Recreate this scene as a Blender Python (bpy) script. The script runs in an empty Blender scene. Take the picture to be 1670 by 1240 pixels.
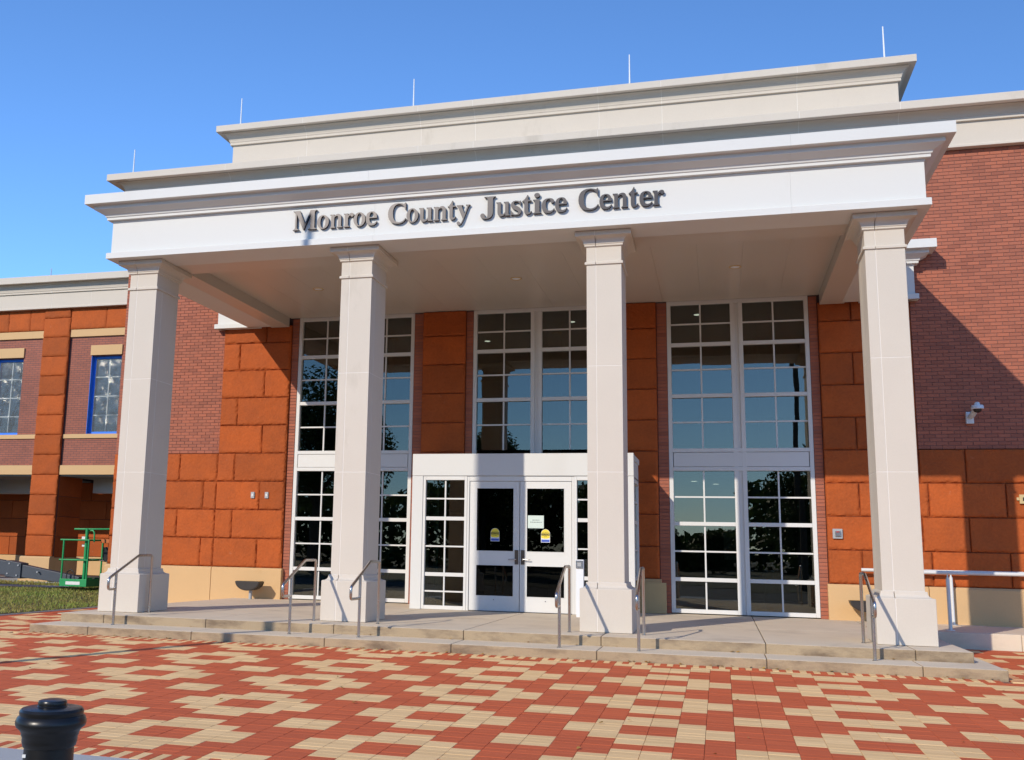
import bpy, bmesh, math, random
from mathutils import Vector, Matrix, noise
from mathutils.geometry import tessellate_polygon
random.seed(7)
R = math.radians
scene = bpy.context.scene
col = scene.collection

# ------------------------------------------------------------------ camera
CAM = Vector((1.57, -14.669, 1.098))
F = Vector((-0.2731, 0.9478, 0.1651)).normalized()
RT = Vector((0.9616, 0.2737, 0.0213)); RT = (RT - F * RT.dot(F)).normalized()
UP = RT.cross(F)
cd = bpy.data.cameras.new("camera"); cam = bpy.data.objects.new("camera", cd); col.objects.link(cam)
cam.matrix_world = Matrix(((RT.x, UP.x, -F.x, CAM.x), (RT.y, UP.y, -F.y, CAM.y), (RT.z, UP.z, -F.z, CAM.z), (0, 0, 0, 1)))
cd.sensor_width = 36; cd.lens = 1651.24 / 1670 * 36; cd.shift_x = 136.04 / 1670; cd.shift_y = 0
cd.clip_start = 0.05; cd.clip_end = 3000
scene.camera = cam

def to_pixel(p):                                    # where a point falls in the 1670 x 1240 photograph
    d = Vector(p) - CAM; z = d.dot(F)
    if z < .1: return None
    return 835 - 136.04 + 1651.24 * d.dot(RT) / z, 620 - 1651.24 * d.dot(UP) / z, z

# ------------------------------------------------------------------ sky, sun, exposure
SUN_EL = math.atan2(.5793, math.hypot(1, .465)); SUN_AZ = math.atan2(-.465, -1.)
world = bpy.data.worlds.new("World"); scene.world = world; world.use_nodes = True
wn = world.node_tree; wn.nodes.clear()
sky = wn.nodes.new("ShaderNodeTexSky"); sky.sky_type = 'NISHITA'; sky.sun_disc = False
sky.sun_elevation = SUN_EL; sky.sun_rotation = -SUN_AZ % (2 * math.pi)
sky.altitude = 200; sky.air_density = 1.0; sky.dust_density = 0.15; sky.ozone_density = 9.0
bg = wn.nodes.new("ShaderNodeBackground"); bg.inputs[1].default_value = 0.14
wo = wn.nodes.new("ShaderNodeOutputWorld")
wn.links.new(sky.outputs[0], bg.inputs[0]); wn.links.new(bg.outputs[0], wo.inputs[0])
sl = bpy.data.lights.new("sun", 'SUN'); sl.energy = 2.5; sl.angle = R(.53); sl.color = (1, .905, .775)
so = bpy.data.objects.new("sun", sl); col.objects.link(so)
sd = Vector((.465, 1, -.5793)).normalized()
so.rotation_euler = sd.to_track_quat('-Z', 'Y').to_euler(); so.location = (-20, -30, 30)
vs = scene.view_settings
vs.view_transform = 'Standard'; vs.look = 'None'; vs.gamma = 1; vs.exposure = .6; vs.use_curve_mapping = False

# ------------------------------------------------------------------ materials
M = {}
def nodes(name):
    m = bpy.data.materials.new(name); m.use_nodes = True; nt = m.node_tree; nt.nodes.clear()
    out = nt.nodes.new("ShaderNodeOutputMaterial"); M[name] = m
    return m, nt, out
def N(nt, t, **kw):
    n = nt.nodes.new(t)
    for k, v in kw.items():
        if isinstance(k, str) and hasattr(n, k): setattr(n, k, v)
        else: n.inputs[k].default_value = v
    return n
def mixc(nt, fac, a, b, mode='MIX'):
    n = nt.nodes.new("ShaderNodeMix"); n.data_type = 'RGBA'; n.blend_type = mode
    for s, v in ((0, fac), (6, a), (7, b)):
        if hasattr(v, 'is_linked') or hasattr(v, 'links'): nt.links.new(v, n.inputs[s])
        else: n.inputs[s].default_value = v if s == 0 else (*v[:3], 1)
    return n.outputs[2]
def ramp(nt, v, stops):
    n = nt.nodes.new("ShaderNodeValToRGB"); e = n.color_ramp.elements
    while len(e) > 1: e.remove(e[-1])
    e[0].position = stops[0][0]; e[0].color = (*stops[0][1], 1)
    for p, c in stops[1:]:
        x = e.new(p); x.color = (*c, 1)
    nt.links.new(v, n.inputs[0]); return n.outputs[0]
def coords(nt, scale=(1, 1, 1)):
    g = nt.nodes.new("ShaderNodeNewGeometry"); mp = nt.nodes.new("ShaderNodeMapping"); mp.inputs[3].default_value = scale
    nt.links.new(g.outputs['Position'], mp.inputs[0]); return mp.outputs[0]
def noi(nt, vec, scale, detail=4, rough=.55, w=0):
    n = nt.nodes.new("ShaderNodeTexNoise"); n.inputs['Scale'].default_value = scale
    n.inputs['Detail'].default_value = detail; n.inputs['Roughness'].default_value = rough
    nt.links.new(vec, n.inputs['Vector']); return n.outputs['Fac']
def surf(name, color, rough=.6, var=.12, vscale=1.5, grain=40, bump=.15, metallic=0, coat=0, tone=None, stain=None,
         stretch=(1, 1, 1), objrand=0, spec=.4, dist=.01):
    """principled surface: base colour with broad and fine variation, stains with a shape of their own, fine relief"""
    m, nt, out = nodes(name)
    p = nt.nodes.new("ShaderNodeBsdfPrincipled"); nt.links.new(p.outputs[0], out.inputs[0])
    p.inputs['Roughness'].default_value = rough; p.inputs['Metallic'].default_value = metallic
    p.inputs['Specular IOR Level'].default_value = spec; p.inputs['Coat Weight'].default_value = coat
    v = coords(nt, stretch)
    big = noi(nt, v, vscale, 5, .6); fine = noi(nt, v, grain, 3, .6)
    d = tuple(c * (1 - var) for c in color); l = tuple(min(1, c * (1 + var)) for c in color)
    c = ramp(nt, big, [(.3, d), (.7, l)])
    c = mixc(nt, .5, c, ramp(nt, fine, [(.3, tuple(x * (1 - var * .8) for x in color)), (.7, tuple(min(1, x * (1 + var * .8)) for x in color))]))
    if tone:
        a = nt.nodes.new("ShaderNodeAttribute"); a.attribute_name = 'tone'
        c = mixc(nt, 1, c, ramp(nt, a.outputs['Fac'], tone), 'MULTIPLY')
    if objrand:
        oi = nt.nodes.new("ShaderNodeObjectInfo")
        c = mixc(nt, 1, c, ramp(nt, oi.outputs['Random'], [(0, (1 - objrand,) * 3), (1, (1 + objrand * .6, 1 + objrand * .4, 1 + objrand * .4))]), 'MULTIPLY')
    if stain:
        sc, lo, hi, colr, st = stain
        s = noi(nt, coords(nt, st), sc, 6, .65)
        mk = nt.nodes.new("ShaderNodeMapRange"); mk.inputs[1].default_value = lo; mk.inputs[2].default_value = hi
        nt.links.new(s, mk.inputs[0]); c = mixc(nt, mk.outputs[0], c, colr)
    nt.links.new(c, p.inputs['Base Color'])
    if bump:
        b = nt.nodes.new("ShaderNodeBump"); b.inputs['Strength'].default_value = bump; b.inputs['Distance'].default_value = dist
        nt.links.new(fine, b.inputs['Height']); nt.links.new(b.outputs[0], p.inputs['Normal'])
    rr = nt.nodes.new("ShaderNodeMapRange"); rr.inputs[3].default_value = max(.02, rough - .08); rr.inputs[4].default_value = min(1, rough + .08)
    nt.links.new(big, rr.inputs[0]); nt.links.new(rr.outputs[0], p.inputs['Roughness'])
    return m

surf('limestone', (.59, .527, .44), .8, .05, .9, 60, .12, stain=(1.3, .60, .80, (.47, .415, .335), (1, 1, .35)))
surf('tan_stone', (.60, .385, .185), .8, .06, 1.1, 70, .15, stain=(1.1, .58, .8, (.52, .32, .145), (1, 1, .5)))
surf('caulk', (.72, .67, .60), .7, .03, 3, 50, 0)
surf('sandstone', (.400, .086, .0140), .85, .22, 2.2, 24, .45, objrand=.17, dist=.022, stain=(5, .66, .80, (.46, .17, .08), (1, 1, 1)))
surf('mortar', (.085, .055, .06), .95, .1, 3, 60, .2)
surf('brick', (.355, .120, .070), .85, .08, 3, 55, .3, tone=[(0, (.80, .78, .80)), (.5, (1, 1, 1)), (1, (1.12, 1.06, 1.02))])
surf('white_metal', (.645, .64, .605), .55, .015, .6, 30, .0, spec=.22, stain=(.7, .60, .85, (.61, .60, .56), (1, 1, .25)))
surf('ceiling_metal', (.56, .50, .42), .34, .02, .8, 30, .0, spec=.5)
surf('white_frame', (.67, .66, .625), .5, .02, 2, 60, .02, spec=.3)
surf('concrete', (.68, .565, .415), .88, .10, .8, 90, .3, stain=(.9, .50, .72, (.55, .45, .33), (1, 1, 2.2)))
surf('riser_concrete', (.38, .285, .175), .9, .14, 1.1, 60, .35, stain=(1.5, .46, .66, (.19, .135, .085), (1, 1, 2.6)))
surf('sidewalk_concrete', (.40, .40, .39), .9, .08, .7, 80, .25)
surf('asphalt', (.05, .05, .052), .9, .15, .8, 120, .4)
surf('paver_red', (.57, .113, .036), .8, .08, 1.2, 70, .3, tone=[(0, (.90, .90, .91)), (.4, (.98, .98, .98)), (1, (1.05, 1.06, 1.07))], stain=(3, .63, .85, (.46, .14, .065), (1, 1, 1)))
surf('paver_tan', (.82, .535, .25), .82, .05, 1.2, 70, .3, tone=[(0, (.91, .90, .88)), (.4, (.98, .98, .98)), (1, (1.04, 1.05, 1.06))], stain=(2.2, .58, .80, (.68, .43, .195), (1, 1.6, 1)))
surf('joint_sand', (.24, .115, .07), .95, .2, 8, 90, .3)
surf('steel', (.50, .475, .45), .27, .05, 3, 60, .02, metallic=1, stretch=(1, 1, .2))
surf('letter_metal', (.052, .049, .05), .38, .06, 2, 40, .0, metallic=.9)
surf('letter_side', (.012, .012, .014), .5, .05, 2, 40, 0)
surf('bronze', (.028, .022, .018), .42, .12, 4, 60, .05, spec=.5)
surf('handle_bronze', (.13, .095, .07), .4, .1, 6, 60, .0, metallic=.6)
surf('black_paint', (.009, .0085, .008), .33, .1, 4, 60, .02, coat=0, spec=.42)
surf('grey_box', (.35, .36, .37), .5, .06, 6, 60, .03, spec=.5)
surf('camera_shell', (.62, .66, .68), .4, .04, 5, 60, 0)
surf('dark_plastic', (.015, .015, .016), .35, .1, 5, 60, 0)
surf('lift_green', (.012, .27, .075), .42, .1, 4, 60, .03, spec=.5, stain=(5, .66, .8, (.05, .17, .07), (1, 1, 1)))
surf('lift_grey', (.045, .055, .07), .5, .15, 3, 50, .05, spec=.5, stain=(6, .62, .8, (.10, .11, .12), (1, 1, 1)))
surf('lift_orange', (.45, .13, .03), .6, .1, 5, 60, 0)
surf('label_white', (.68, .68, .64), .6, .05, 20, 60, 0)
surf('tape_blue', (.03, .20, .80), .5, .08, 5, 60, .02)
surf('notice_paper', (.60, .69, .62), .7, .03, 8, 60, 0)
surf('print_grey', (.10, .12, .12), .8, .05, 8, 60, 0)
surf('sticker_yellow', (.80, .62, .05), .5, .03, 8, 60, 0)
surf('sticker_black', (.012, .012, .012), .5, .03, 8, 60, 0)
surf('sticker_blue', (.05, .10, .45), .5, .03, 8, 60, 0)
surf('sticker_white', (.72, .74, .76), .5, .03, 8, 60, 0)
surf('red_paint', (.42, .03, .03), .5, .05, 8, 60, 0)
surf('yellow_board', (.52, .38, .19), .8, .06, 6, 60, .05)
surf('brass_fixture', (.62, .46, .22), .45, .08, 6, 60, 0, metallic=.3)
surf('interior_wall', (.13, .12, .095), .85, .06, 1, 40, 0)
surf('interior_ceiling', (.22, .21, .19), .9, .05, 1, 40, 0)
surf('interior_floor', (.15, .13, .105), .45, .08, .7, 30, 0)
surf('roof_membrane', (.30, .30, .29), .9, .1, .8, 40, .1)
surf('bark', (.10, .07, .05), .9, .2, 4, 30, .5)
surf('pole_paint', (.46, .46, .45), .4, .04, 3, 40, 0, metallic=.4)
surf('soil', (.085, .062, .036), .95, .2, 2.2, 40, .4, stain=(1.1, .45, .62, (.055, .078, .022), (1, 1, 1)))

def leafy(name, c0, c1, trans=.25):
    m, nt, out = nodes(name)
    p = nt.nodes.new("ShaderNodeBsdfPrincipled"); p.inputs['Roughness'].default_value = .65
    a = nt.nodes.new("ShaderNodeAttribute"); a.attribute_name = 'tone'
    c = ramp(nt, a.outputs['Fac'], [(0, c0), (1, c1)]); nt.links.new(c, p.inputs['Base Color'])
    t = nt.nodes.new("ShaderNodeBsdfTranslucent"); nt.links.new(c, t.inputs[0])
    mx = nt.nodes.new("ShaderNodeMixShader"); mx.inputs[0].default_value = trans
    nt.links.new(p.outputs[0], mx.inputs[1]); nt.links.new(t.outputs[0], mx.inputs[2]); nt.links.new(mx.outputs[0], out.inputs[0])
leafy('leaf', (.030, .055, .014), (.085, .125, .035))
leafy('grass', (.44, .33, .10), (.25, .38, .06), .35)

def glassy(name, tint, ior, film=None):
    m, nt, out = nodes(name)
    tr = nt.nodes.new("ShaderNodeBsdfTransparent"); tr.inputs[0].default_value = (*tint, 1)
    gl = nt.nodes.new("ShaderNodeBsdfGlossy"); gl.inputs['Roughness'].default_value = .004; gl.inputs[0].default_value = (1, .97, .86, 1)
    fr = nt.nodes.new("ShaderNodeFresnel"); fr.inputs[0].default_value = ior
    mx = nt.nodes.new("ShaderNodeMixShader"); nt.links.new(fr.outputs[0], mx.inputs[0])
    nt.links.new(tr.outputs[0], mx.inputs[1]); nt.links.new(gl.outputs[0], mx.inputs[2]); nt.links.new(mx.outputs[0], out.inputs[0])
    if not film:
        wb_ = nt.nodes.new("ShaderNodeBump"); wb_.inputs['Strength'].default_value = .03; wb_.inputs['Distance'].default_value = .02
        nt.links.new(noi(nt, coords(nt), 1.7, 1, .4), wb_.inputs['Height']); nt.links.new(wb_.outputs[0], gl.inputs['Normal'])
    if film:
        b = nt.nodes.new("ShaderNodeBump"); b.inputs['Strength'].default_value = film; b.inputs['Distance'].default_value = .02
        v = coords(nt, (1.2, 1, 1)); n1 = noi(nt, v, 5, 5, .7); nt.links.new(n1, b.inputs['Height'])
        nt.links.new(b.outputs[0], gl.inputs['Normal']); gl.inputs['Roughness'].default_value = .12
        df = nt.nodes.new("ShaderNodeBsdfDiffuse"); df.inputs[0].default_value = (.60, .66, .70, 1); nt.links.new(b.outputs[0], df.inputs['Normal'])
        m3 = nt.nodes.new("ShaderNodeMixShader"); m3.inputs[0].default_value = .12
        nt.links.new(mx.outputs[0], m3.inputs[1]); nt.links.new(df.outputs[0], m3.inputs[2]); nt.links.new(m3.outputs[0], out.inputs[0])
glassy('glass', (.46, .51, .49), 1.95)
glassy('door_glass', (.22, .245, .235), 1.45)
glassy('plastic_film', (.80, .84, .86), 1.5, .9)

def lamp_mat(name, colr, s):
    m, nt, out = nodes(name)
    e = nt.nodes.new("ShaderNodeEmission"); e.inputs[0].default_value = (*colr, 1); e.inputs[1].default_value = s
    nt.links.new(e.outputs[0], out.inputs[0])
lamp_mat('downlight_lens', (1, .93, .78), 1.6)

def brick_sheet(name):                              # far brickwork, too small to pick apart
    m, nt, out = nodes(name)
    p = nt.nodes.new("ShaderNodeBsdfPrincipled"); p.inputs['Roughness'].default_value = .85
    g = nt.nodes.new("ShaderNodeNewGeometry"); sp = nt.nodes.new("ShaderNodeSeparateXYZ"); cb = nt.nodes.new("ShaderNodeCombineXYZ")
    nt.links.new(g.outputs['Position'], sp.inputs[0]); nt.links.new(sp.outputs[0], cb.inputs[0]); nt.links.new(sp.outputs[2], cb.inputs[1])
    b = nt.nodes.new("ShaderNodeTexBrick"); nt.links.new(cb.outputs[0], b.inputs['Vector'])
    b.inputs['Scale'].default_value = 1; b.inputs['Brick Width'].default_value = .203; b.inputs['Row Height'].default_value = .0678
    b.inputs['Mortar Size'].default_value = .0055; b.inputs['Mortar Smooth'].default_value = .1; b.inputs['Bias'].default_value = -.1
    b.inputs['Color1'].default_value = (.355, .122, .075, 1); b.inputs['Color2'].default_value = (.29, .103, .066, 1); b.inputs['Mortar'].default_value = (.10, .065, .07, 1)
    v = coords(nt); bn = noi(nt, v, .9, 5, .6)
    c = mixc(nt, 1, b.outputs[0], ramp(nt, bn, [(.3, (.86, .84, .84)), (.7, (1.08, 1.06, 1.06))]), 'MULTIPLY')
    nt.links.new(c, p.inputs['Base Color'])
    bp = nt.nodes.new("ShaderNodeBump"); bp.inputs['Strength'].default_value = .6; bp.inputs['Distance'].default_value = .006; bp.invert = True
    nt.links.new(b.outputs['Fac'], bp.inputs['Height']); nt.links.new(bp.outputs[0], p.inputs['Normal'])
    nt.links.new(p.outputs[0], out.inputs[0])
brick_sheet('far_brick')

# ------------------------------------------------------------------ building helpers
ORG = {}
def link(o, parent, org=(0, 0, 0)):
    col.objects.link(o); org = Vector(org)
    if parent is not None:
        o.parent = parent; o.location = org - ORG[parent.name]
    else: o.location = org
    ORG[o.name] = org; return o
def thing(name, loc, label=None, cat=None, group=None, kind=None):
    o = bpy.data.objects.new(name, None); o.empty_display_size = .1; link(o, None, loc); return tag(o, label, cat, group, kind)
def tag(o, label=None, cat=None, group=None, kind=None):
    if label: o['label'] = label
    if cat: o['category'] = cat
    if group: o['group'] = group
    if kind: o['kind'] = kind
    return o
class MB:
    def __init__(s): s.v = []; s.f = []; s.mi = []; s.tone = []
    def add(s, vs, fs, mi=0, tone=.5):
        b = len(s.v); s.v += [tuple(p) for p in vs]
        for f in fs: s.f.append(tuple(b + i for i in f)); s.mi.append(mi); s.tone.append(tone)
        return s
    def box(s, x0, x1, y0, y1, z0, z1, mi=0, tone=.5):
        vs = [(x, y, z) for z in (z0, z1) for y in (y0, y1) for x in (x0, x1)]
        return s.add(vs, [(0, 2, 3, 1), (4, 5, 7, 6), (0, 1, 5, 4), (2, 6, 7, 3), (0, 4, 6, 2), (1, 3, 7, 5)], mi, tone)
    def rings(s, rs, cap=True, mi=0):
        n = len(rs[0]); vs = [p for r in rs for p in r]; fs = []
        for k in range(len(rs) - 1):
            for i in range(n):
                j = (i + 1) % n; fs.append((k * n + i, k * n + j, (k + 1) * n + j, (k + 1) * n + i))
        if cap: fs += [tuple(range(n - 1, -1, -1)), tuple((len(rs) - 1) * n + i for i in range(n))]
        return s.add(vs, fs, mi)
    def prism(s, poly, z0, z1, mi=0):                # plan polygon (x, y), counter-clockwise
        return s.rings([[(x, y, z0) for x, y in poly], [(x, y, z1) for x, y in poly]], True, mi)
    def tube(s, path, r, seg=10, mi=0):
        path = [Vector(p) for p in path]; rs = []; n = len(path); prev = None
        for i, p in enumerate(path):
            a = (path[i] - path[i - 1]).normalized() if i else None; b = (path[i + 1] - path[i]).normalized() if i < n - 1 else None
            t = (a + b).normalized() if a is not None and b is not None else (a if a is not None else b)
            k = 1 / max(.4, t.dot(b if b is not None else a))
            u = Vector((0, 0, 1)) if abs(t.z) < .9 else Vector((1, 0, 0))
            if prev is not None: u = prev
            x = (u - t * u.dot(t)).normalized(); y = t.cross(x); prev = x
            rr = r[i] if isinstance(r, (list, tuple)) else r
            # stretch in the bend plane
            if a is not None and b is not None and (b - a).length > 1e-4:
                bd = (b - a).normalized()
            else: bd = None
            ring = []
            for q in range(seg):
                an = 2 * math.pi * q / seg; o = x * math.cos(an) * rr + y * math.sin(an) * rr
                if bd is not None: o = o + bd * o.dot(bd) * (k - 1)
                ring.append(tuple(p + o))
            rs.append(ring)
        return s.rings(rs, True, mi)
    def lathe(s, prof, c=(0, 0, 0), seg=32, mi=0):
        rs = [[(c[0] + r * math.cos(2 * math.pi * q / seg), c[1] + r * math.sin(2 * math.pi * q / seg), c[2] + z) for q in range(seg)] for r, z in prof]
        return s.rings(rs, True, mi)
    def mesh(s, name, mats, org=(0, 0, 0), smooth=False, tone=False):
        me = bpy.data.meshes.new(name); o = Vector(org)
        me.from_pydata([tuple(Vector(p) - o) for p in s.v], [], s.f)
        for m in (mats if isinstance(mats, (list, tuple)) else [mats]): me.materials.append(M[m])
        if any(s.mi): me.polygons.foreach_set('material_index', s.mi)
        if tone:
            a = me.attributes.new('tone', 'FLOAT', 'FACE'); a.data.foreach_set('value', s.tone)
        if smooth: me.polygons.foreach_set('use_smooth', [True] * len(me.polygons))
        me.update(); return me
    def build(s, name, mats, parent=None, org=None, smooth=False, tone=False, bevel=0, fix=True, seg=2):
        og = Vector(org) if org is not None else (ORG[parent.name] if parent is not None else Vector((0, 0, 0)))
        me = s.mesh(name, mats, og, smooth, tone)
        if fix:
            bm = bmesh.new(); bm.from_mesh(me); bmesh.ops.recalc_face_normals(bm, faces=bm.faces); bm.to_mesh(me); bm.free()
        ob = bpy.data.objects.new(name, me); link(ob, parent, og)
        if smooth:
            me.shade_smooth() if hasattr(me, 'shade_smooth') else None
            md = ob.modifiers.new('edges', 'EDGE_SPLIT'); md.split_angle = R(38)
        if bevel:
            b = ob.modifiers.new('bevel', 'BEVEL'); b.width = bevel; b.segments = seg; b.limit_method = 'ANGLE'; b.angle_limit = R(35)
        return ob
def B(x0, x1, y0, y1, z0, z1): return MB().box(x0, x1, y0, y1, z0, z1)
def placed(me, name, parent, loc):
    o = bpy.data.objects.new(name, me); return link(o, parent, loc)

# ------------------------------------------------------------------ dimensions, metres
D = 5.392                        # front of the main wall
DW = D + .15                     # glazing plane
XC = -1.955                      # middle of the portico
COLX = [-7.779, -3.922, 0.0, 3.870]
ZL, ZG = -.13, -.247             # lower tread, plaza at the foot of the steps
YU, YL = -.60, -1.28             # step fronts
GS = .022
def gz(y): return ZG + GS * min(0, y - YL)
XW0, XW1 = -11.57, 12.0           # main block
WINS = [(-7.205, -4.565), (-3.275, -.635), (.655, 3.295)]
CZ = 6.055                       # portico ceiling

# ================================================================== setting
def sheet(name, pts, mat, parent=None, kind='structure'):
    m = MB(); m.add(pts, [tuple(range(len(pts)))]); o = m.build(name, mat, parent, fix=False)
    if kind and parent is None: o['kind'] = kind
    return o
ground = sheet('ground', [(-900, -900, -.85), (900, -900, -.85), (900, 1500, -.85), (-900, 1500, -.85)], 'soil')
m = MB()
for a, b in ((-8.06, YL), (YL, D)):
    m.add([(-11.1, a, gz(a) - .012), (12, a, gz(a) - .012), (12, b, gz(b) - .012), (-11.1, b, gz(b) - .012)], [(0, 1, 2, 3)])
plaza = m.build('plaza', 'joint_sand', None, fix=False); plaza['kind'] = 'structure'
# pavers: stack bond, medallions of tan pavers in red, turned border courses along the steps and the street
PX, PY = .229, .1007
items = []                       # x0 x1 y0 y1 tan
def tan_at(k, r):
    k %= 8; r %= 14
    if k in (0, 1): return r < 4
    if k in (2, 7): return 7 <= r < 11
    if k in (3, 6): return 5 <= r < 13
    return 3 <= r < 7 or r >= 11 or r < 1
SX0, SX1 = -8.45, 4.72
for k in range(-56, 46):
    x0 = 1.645 + PX * k; x1 = x0 + PX
    if x0 < -11.05 or x1 > 11.9: continue
    for r in range(-74, 59):
        y1 = -2.006 - PY * r; y0 = y1 - PY
        if y0 < -7.9 or y1 > D - .05: continue
        xa, xb, ya, yb_ = x0, x1, y0, y1
        if x1 > SX0 - .203 and x0 < SX1 + .203 and y1 > YL - .203:
            if y0 < YL - .203: yb_ = YL - .203
            elif x0 < SX0 - .203: xb = SX0 - .203
            elif x1 > SX1 + .203: xa = SX1 + .203
            else: continue
            if xb - xa < .02 or yb_ - ya < .02: continue
        if y1 > 3.2 and x0 > SX1: continue
        if x1 > -10.62 and x0 < SX0 and y1 > 2.4: continue
        items.append((xa, xb, ya, yb_, tan_at(k, r)))
for q in range(170):
    x0 = SX0 - .11 + .0775 * q
    if x0 < SX1 + .1: items.append((x0, x0 + .0775, YL - .20, YL - .006, q % 2 == 0))
for q in range(300):
    x0 = -11.0 + .0775 * q
    if x0 < 11.8: items.append((x0, x0 + .0775, -8.055, -7.849, q % 2 == 0))
for q in range(84):
    y0 = YL - .10 + .0775 * q
    if y0 < 3.1:
        items.append((SX1 + .008, SX1 + .20, y0, y0 + .0775, q % 2 == 0))
        if y0 < 2.3: items.append((SX0 - .20, SX0 - .008, y0, y0 + .0775, q % 2 == 0))
def paver(mb, x0, x1, y0, y1, zf, mi, tone):
    g = .0016; c = .0022; h = .05
    x0 += g; x1 -= g; y0 += g; y1 -= g
    o = [(x0, y0), (x1, y0), (x1, y1), (x0, y1)]; n = [(x0 + c, y0 + c), (x1 - c, y0 + c), (x1 - c, y1 - c), (x0 + c, y1 - c)]
    vs = [(x, y, zf(y) - .02) for x, y in o] + [(x, y, zf(y) - c * .7) for x, y in o] + [(x, y, zf(y)) for x, y in n]
    fs = [(i, (i + 1) % 4, 4 + (i + 1) % 4, 4 + i) for i in range(4)] + [(4 + i, 4 + (i + 1) % 4, 8 + (i + 1) % 4, 8 + i) for i in range(4)] + [(8, 9, 10, 11)]
    mb.add(vs, fs, mi, tone)
scored = []
for it in items:
    p = to_pixel(((it[0] + it[1]) / 2, (it[2] + it[3]) / 2, gz(it[2])))
    vis = p is not None and 0 <= p[0] <= 1670 and 0 <= p[1] <= 1240
    scored.append((p[2] if vis else 999, it))
scored.sort(key=lambda t: t[0])
cache = {}
field = MB()
for i, (dist, it) in enumerate(scored):
    x0, x1, y0, y1, tn = it
    if i < 300:
        key = (round(x1 - x0, 3), round(y1 - y0, 3), tn, random.randrange(6))
        if key not in cache:
            mb = MB(); w, l = (x1 - x0) / 2, (y1 - y0) / 2
            paver(mb, -w, w, -l, l, lambda y: GS * y, 0, random.random()); cache[key] = mb.mesh('paver', 'paver_tan' if tn else 'paver_red', tone=True)
        placed(cache[key], 'paver', plaza, ((x0 + x1) / 2, (y0 + y1) / 2, gz((y0 + y1) / 2) + random.uniform(-.0012, .0012)))
    else:
        dz = random.uniform(-.0012, .0012)
        paver(field, x0, x1, y0, y1, lambda y: gz(y) + dz, 1 if tn else 0, random.random())
o = field.build('paver_field', ['paver_red', 'paver_tan'], plaza, fix=False, tone=True); o['kind'] = 'stuff'
# street side: concrete walk, kerb, street, far verge
m = MB()
for q in range(-20, 18):
    x0 = q * 1.5
    m.add([(x0 + .004, -11.6, gz(-11.6)), (x0 + 1.496, -11.6, gz(-11.6)), (x0 + 1.496, -8.062, gz(-8.062)), (x0 + .004, -8.062, gz(-8.062))], [(0, 1, 2, 3)])
o = m.build('sidewalk', 'sidewalk_concrete', None, fix=False); o['kind'] = 'structure'
o = B(-60, 60, -11.78, -11.6, -.8, gz(-11.6) + .004).build('kerb', 'sidewalk_concrete'); o['kind'] = 'structure'
sheet('street', [(-300, -27, -.60), (300, -27, -.60), (300, -11.78, -.585), (-300, -11.78, -.585)], 'asphalt')
sheet('far_verge', [(-300, -140, -.45), (300, -140, -.45), (300, -27, -.58), (-300, -27, -.58)], 'soil')
# lawn left of the plaza with a walk across it
def lz(x, y):
    t = max(0, min(1, (y - 1) / 11)); s = max(0, min(1, (-11.1 - x) / 3))
    return -.235 + .13 * t * s + .02 * noise.noise((x * .5, y * .5, 0))
m = MB(); nx, ny = 46, 44; X0, X1, Y0, Y1 = -34, -11.14, -8.1, 13.2
vs = [(X0 + (X1 - X0) * i / nx, Y0 + (Y1 - Y0) * j / ny, lz(X0 + (X1 - X0) * i / nx, Y0 + (Y1 - Y0) * j / ny)) for j in range(ny + 1) for i in range(nx + 1)]
m.add(vs, [(j * (nx + 1) + i, j * (nx + 1) + i + 1, (j + 1) * (nx + 1) + i + 1, (j + 1) * (nx + 1) + i) for j in range(ny) for i in range(nx)])
lawn = m.build('lawn', 'soil', None, smooth=True, fix=False); lawn['kind'] = 'structure'
walkq = lambda x: 9.4 + .05 * (x + 18)
o = MB().add([(-34, walkq(-34) - .5, lz(-34, 9) + .03), (-15.6, walkq(-15.6) - .5, lz(-15.6, 9) + .03), (-15.6, walkq(-15.6) + .55, lz(-15.6, 9) + .03), (-34, walkq(-34) + .55, lz(-34, 9) + .03)], [(0, 1, 2, 3)]).build('walkway', 'sidewalk_concrete', None, fix=False); o['kind'] = 'structure'
o = B(-11.135, -11.07, -8.1, D, -.4, ZG + .006).build('lawn_edging', 'sidewalk_concrete'); o['kind'] = 'structure'
g = MB()
for i in range(70000):
    x = random.uniform(-27, -11.16); y = random.uniform(-1.5, 11.7)
    if abs(y - walkq(x)) < .56 and x < -15.5: continue
    px = to_pixel((x, y, -.2))
    if px is None or px[0] < -40 or px[0] > 420: continue
    patch = noise.noise((x * .6, y * .6, 3)) * .5 + .5
    h = random.uniform(.03, .075) * (.8 + .5 * patch); w = random.uniform(.006, .011); a = random.uniform(0, 6.28)
    lx, ly = random.gauss(0, .028), random.gauss(0, .028); z = lz(x, y) - .004; dx, dy = math.cos(a) * w, math.sin(a) * w
    g.add([(x - dx, y - dy, z), (x + dx, y + dy, z), (x + lx * .4 + dx * .7, y + ly * .4 + dy * .7, z + h * .6), (x + lx, y + ly, z + h)], [(0, 1, 2), (0, 2, 3)], 0,
          max(0, min(1, patch * .9 + random.uniform(-.35, .35))))
o = g.build('grass', 'grass', None, fix=False, tone=True); tag(o, 'short patchy green grass of the lawn left of the brick plaza', 'grass', kind='stuff')

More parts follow.
